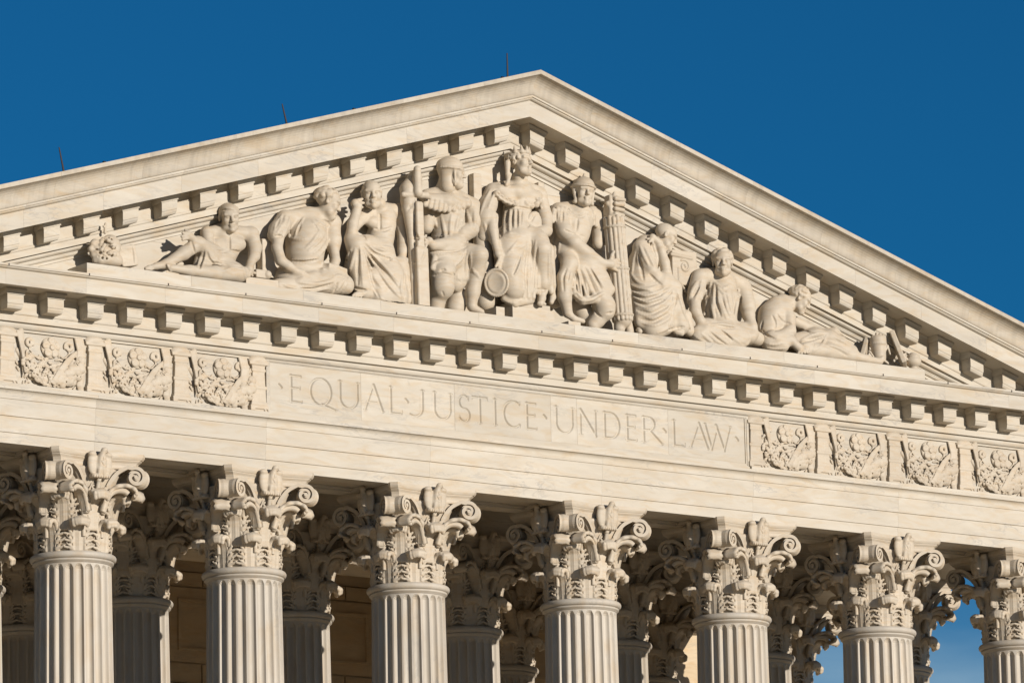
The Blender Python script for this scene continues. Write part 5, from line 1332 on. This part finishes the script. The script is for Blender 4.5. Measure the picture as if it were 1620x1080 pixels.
B1 = slab('marble_block', xa-.10, xa+.09, -1.16, -.80, 3.272, 3.44); tag(B1, 'small square marble block on the plinth left of the stepped footing', 'block')
xa = at(905, 506, -1.12)[0]
B2 = slab('marble_block', xa-.12, xa+.16, -1.17, -.9, 3.272, 3.34); tag(B2, 'low marble block under the warrior\'s foot', 'block')
# books beside the reclining youth
xa = at(414, 441, -1.1)[0]
B3 = slab('book', xa-.36, xa+.33, -1.14, -.50, 3.272, 3.40); tag(B3, 'closed marble book lying beside the reclining youth', 'book')
s = Fig((404, 420, 444, 444), .0125, -1.2, -.4); c = at(424, 435, -1.0); s.cone(c-np.array([.02, 0, 0]), c+np.array([.0, .5, 0]), .085, .085, .01); s.box(c+np.array([-.14, .22, .0]), (.14, .26, .08), None, .02, .01)
thing(s, 'scroll', 'rolled marble scroll on the closed book beside the reclining youth', 'scroll')
s = Fig((408, 384, 450, 436), .016, -.8, -.3); s.box(at(424, 412, -.60), (.22, .15, .36), None, .02, .02)
thing(s, 'stone_bench', 'plain marble bench block behind the man in the loose tunic', 'bench')
# carved chair behind the old man, low relief
s = Fig((1056, 392, 1112, 470), .013, -.80, -.5)
s.box(at(1080, 425, -.59), (.30, .07, .34), None, .02, .01); s.limb([(1062, 402, -.66, 3), (1094, 409, -.66, 2.5)], .01)
cc = at(1083, 421, -.67)
for i in range(30):
    t0, t1 = i/30, (i+1)/30; f_ = lambda t: cc+np.array([math.cos(2.2-9*t), 0, math.sin(2.2-9*t)])*(.11*(1-t)+.02)
    s.cone(f_(t0), f_(t1), .018, .018, .01)
s.limb([(1073, 424, -.66, 2), (1074, 444, -.66, 2), (1086, 462, -.66, 2)], .01)
thing(s, 'scroll_chair', 'carved chair in low relief with a scrolled arm behind the bearded old man', 'chair')
# ornate domed headgear and fluted box at the far left
s = Fig((136, 350, 186, 424), .0125)
s.blob(174, 391, -.90, 16, 17, 19, .02); s.limb([(150, 385, -.96, 7), (153, 398, -.98, 9), (158, 410, -1.0, 9)], .02); s.limb([(158, 408, -1.0, 10), (184, 412, -.98, 10)], .03); s.limb([(152, 384, -.96, 5), (166, 396, -1.04, 6), (178, 398, -1.02, 6), (187, 394, -.95, 5)], .02)
rg = random.Random(5)
for i in range(60):
    th = rg.uniform(0, 6.28); u = rg.uniform(-.5, .95); q = math.sqrt(1-u*u)
    s.blob(171+21*q*math.cos(th)*.9, 395-u*20, -.92-q*abs(math.sin(th))*.22, 3.2, 3, 3.2, .02)
for x, y in ((146, 386), (143, 394), (147, 403), (150, 412)): s.blob(x, y, -.98, 4.2, 5, 4.6, .03)
for i in range(46): s.stroke([(rg.uniform(150, 185), rg.uniform(372, 412))]*2, .020, 'sub', .01, 0.0)
for x, y in ((174, 375), (178, 378), (155, 394), (159, 400), (163, 398), (175, 389), (162, 408), (169, 409), (177, 404), (182, 392)): s.blob(x, y, -1.10, 2.0, 9, 2.0, .006, None, 'sub')
s.limb([(166, 368, -.92, 2.5), (166, 360, -.94, 1.8), (167, 354, -.95, 2)], .008); s.blob(164, 358, -.95, 2, 2, 2, .005)
thing(s, 'ornate_helmet', 'richly carved domed marble headpiece with a small finial at the left end of the plinth', 'headpiece')
s = Fig((184, 384, 216, 426), .0125)
s.box(at(197, 407, -.86), (.17, .16, .19), rotm(0, 0, -.2), .03, .02); s.limb([(188, 398, -.95, 3), (207, 390, -.95, 3)], .02)
s.cuts([[(192+i*3.4, 396-i*1.2), (195+i*3.4, 417)] for i in range(6)], .014)
thing(s, 'fluted_casket', 'small fluted marble casket next to the ornate headpiece', 'casket')
# scroll case, tablets and pot at the far right
s = Fig((1370, 522, 1410, 574), .0125)
a, b = at(1389, 540, -.98), at(1391, 566, -1.0); s.cone(a, b, .155, .135, .01)
s.cone(a, a+np.array([0, 0, -.05]), .165, .165, .01); s.ell(a+np.array([0, 0, .16]), (.13, .13, .10), None, .01, 'sub')
for x, y in ((1381, 533), (1387, 528), (1392, 529), (1397, 531), (1390, 533)): s.cone(at(x, y, -.98), at(x, 546, -.98), .034, .036, .006)
for i in range(24):
    t0, t1 = 2*math.pi*i/24, 2*math.pi*(i+1)/24; s.cone(a+np.array([.16*math.cos(t0), .16*math.sin(t0), -.06]), a+np.array([.16*math.cos(t1), .16*math.sin(t1), -.06]), .016, .016, .01)
s.limb([(1404, 547, -1.12, 2.2), (1398, 560, -1.10, 1.6)], .01); s.limb([(1404, 547, -1.12, 2.2), (1408, 560, -1.10, 1.6)], .01); s.limb([(1376, 556, -1.08, 1.8), (1382, 564, -1.08, 1.6)], .01)
thing(s, 'scroll_case', 'round marble case holding upright scrolls near the right end of the plinth', 'scroll case')
s = Fig((1402, 520, 1440, 584), .0125)
a, b = at(1411, 528, -.78), at(1431, 578, -1.02); zx = (b-a)/np.linalg.norm(b-a); xx = np.cross(zx, np.array([.75, -.66, 0])); xx /= np.linalg.norm(xx); yy = np.cross(zx, xx)
s.box((a+b)/2, (.20, .05, np.linalg.norm(b-a)/2), np.stack([xx, yy, zx], 1), .012, .01)
thing(s, 'leaning_tablet', 'tall marble tablet leaning steeply between the scroll case and the pot', 'tablet', 'leaning tablets')
s = Fig((1358, 538, 1384, 574), .0125)
a, b = at(1372, 541, -.75), at(1364, 570, -.95); zx = (b-a)/np.linalg.norm(b-a); xx = np.cross(zx, np.array([.75, -.66, 0])); xx /= np.linalg.norm(xx); yy = np.cross(zx, xx)
s.box((a+b)/2, (.14, .045, np.linalg.norm(b-a)/2), np.stack([xx, yy, zx], 1), .012, .01)
thing(s, 'leaning_tablet', 'short marble tablet leaning on the left of the scroll case', 'tablet', 'leaning tablets')
s = Fig((1424, 552, 1464, 586), .0125)
c = at(1445, 572, -.98); s.ell(c, (.155, .155, .125), None, .01); s.ell(c+np.array([0, 0, .105]), (.13, .13, .035), None, .01); s.ell(c+np.array([0, 0, .15]), (.075, .075, .035), None, .02)
s.cone(c+np.array([0, 0, -.13]), c+np.array([0, 0, -.16]), .08, .10, .02); s.limb([(1434, 568, -1.0, 3), (1428, 562, -1.0, 2.2), (1433, 559, -1.0, 1.8)], .01); s.limb([(1452, 563, -1.0, 1.8), (1455, 566, -1.0, 1.6)], .01)
thing(s, 'lidded_pot', 'round lidded marble pot at the right end of the plinth', 'pot')

# ------------------------------------------------------------------ lightning rods on the gable
def rod(px, py, top, label, lean):
    b = at(px, py, -1.45); b[2] = 7.895-T*abs(b[0])+0.0
    t = at(*top, -1.45); H = max(.3, (py-top[1])*PXM*1.05)+.06
    mb = MB(); n = 8
    def tube(p, q, r1, r2):
        V = [(c[0]+r*math.cos(2*math.pi*k/n), c[1]+r*math.sin(2*math.pi*k/n), c[2]) for c, r in ((p, r1), (q, r2)) for k in range(n)]
        mb.add(V, [(k, (k+1) % n, n+(k+1) % n, n+k) for k in range(n)]+[tuple(range(n-1, -1, -1)), tuple(range(n, 2*n))])
    tube((b[0], b[1], b[2]), (b[0]-lean*H, b[1], b[2]+H), .019, .011)
    o = mb.obj('lightning_rod', IRON); WL[o.name] = Vector(o.location); tag(o, label, 'lightning rod', 'lightning rods on the gable')
    mb = MB(); tube((b[0], b[1], b[2]-.001), (b[0], b[1], b[2]+.035), .035, .028)
    f = mb.obj('foot', IRON); under(f, o)
rod(101.2, 271, (94, 240), 'thin dark lightning rod leaning left on the lower left slope of the gable', .22)
rod(454, 196, (446, 170), 'thin dark lightning rod halfway up the left slope of the gable', .26)
rod(803, 122, (803, 88), 'thin upright dark lightning rod nearest the apex of the gable', 0.0)
for px, py, lb in ((165, 257, 'small dark cable clip on the lower left slope of the gable'), (560, 172, 'small dark cable clip between the two upper lightning rods'), (795, 123, 'small dark cable clip beside the rod nearest the apex')):
    b = at(px, py, -1.55); z = 7.893-T*abs(b[0])
    mb = MB(); mb.add(*prism([(b[1]-.03, z), (b[1]-.03, z+.02), (b[1]-.012, z+.045), (b[1]+.012, z+.045), (b[1]+.03, z+.02), (b[1]+.03, z)], b[0]-.025, b[0]+.025))
    o = mb.obj('cable_clip', IRON); tag(o, lb, 'cable clip', 'cable clips on the gable')
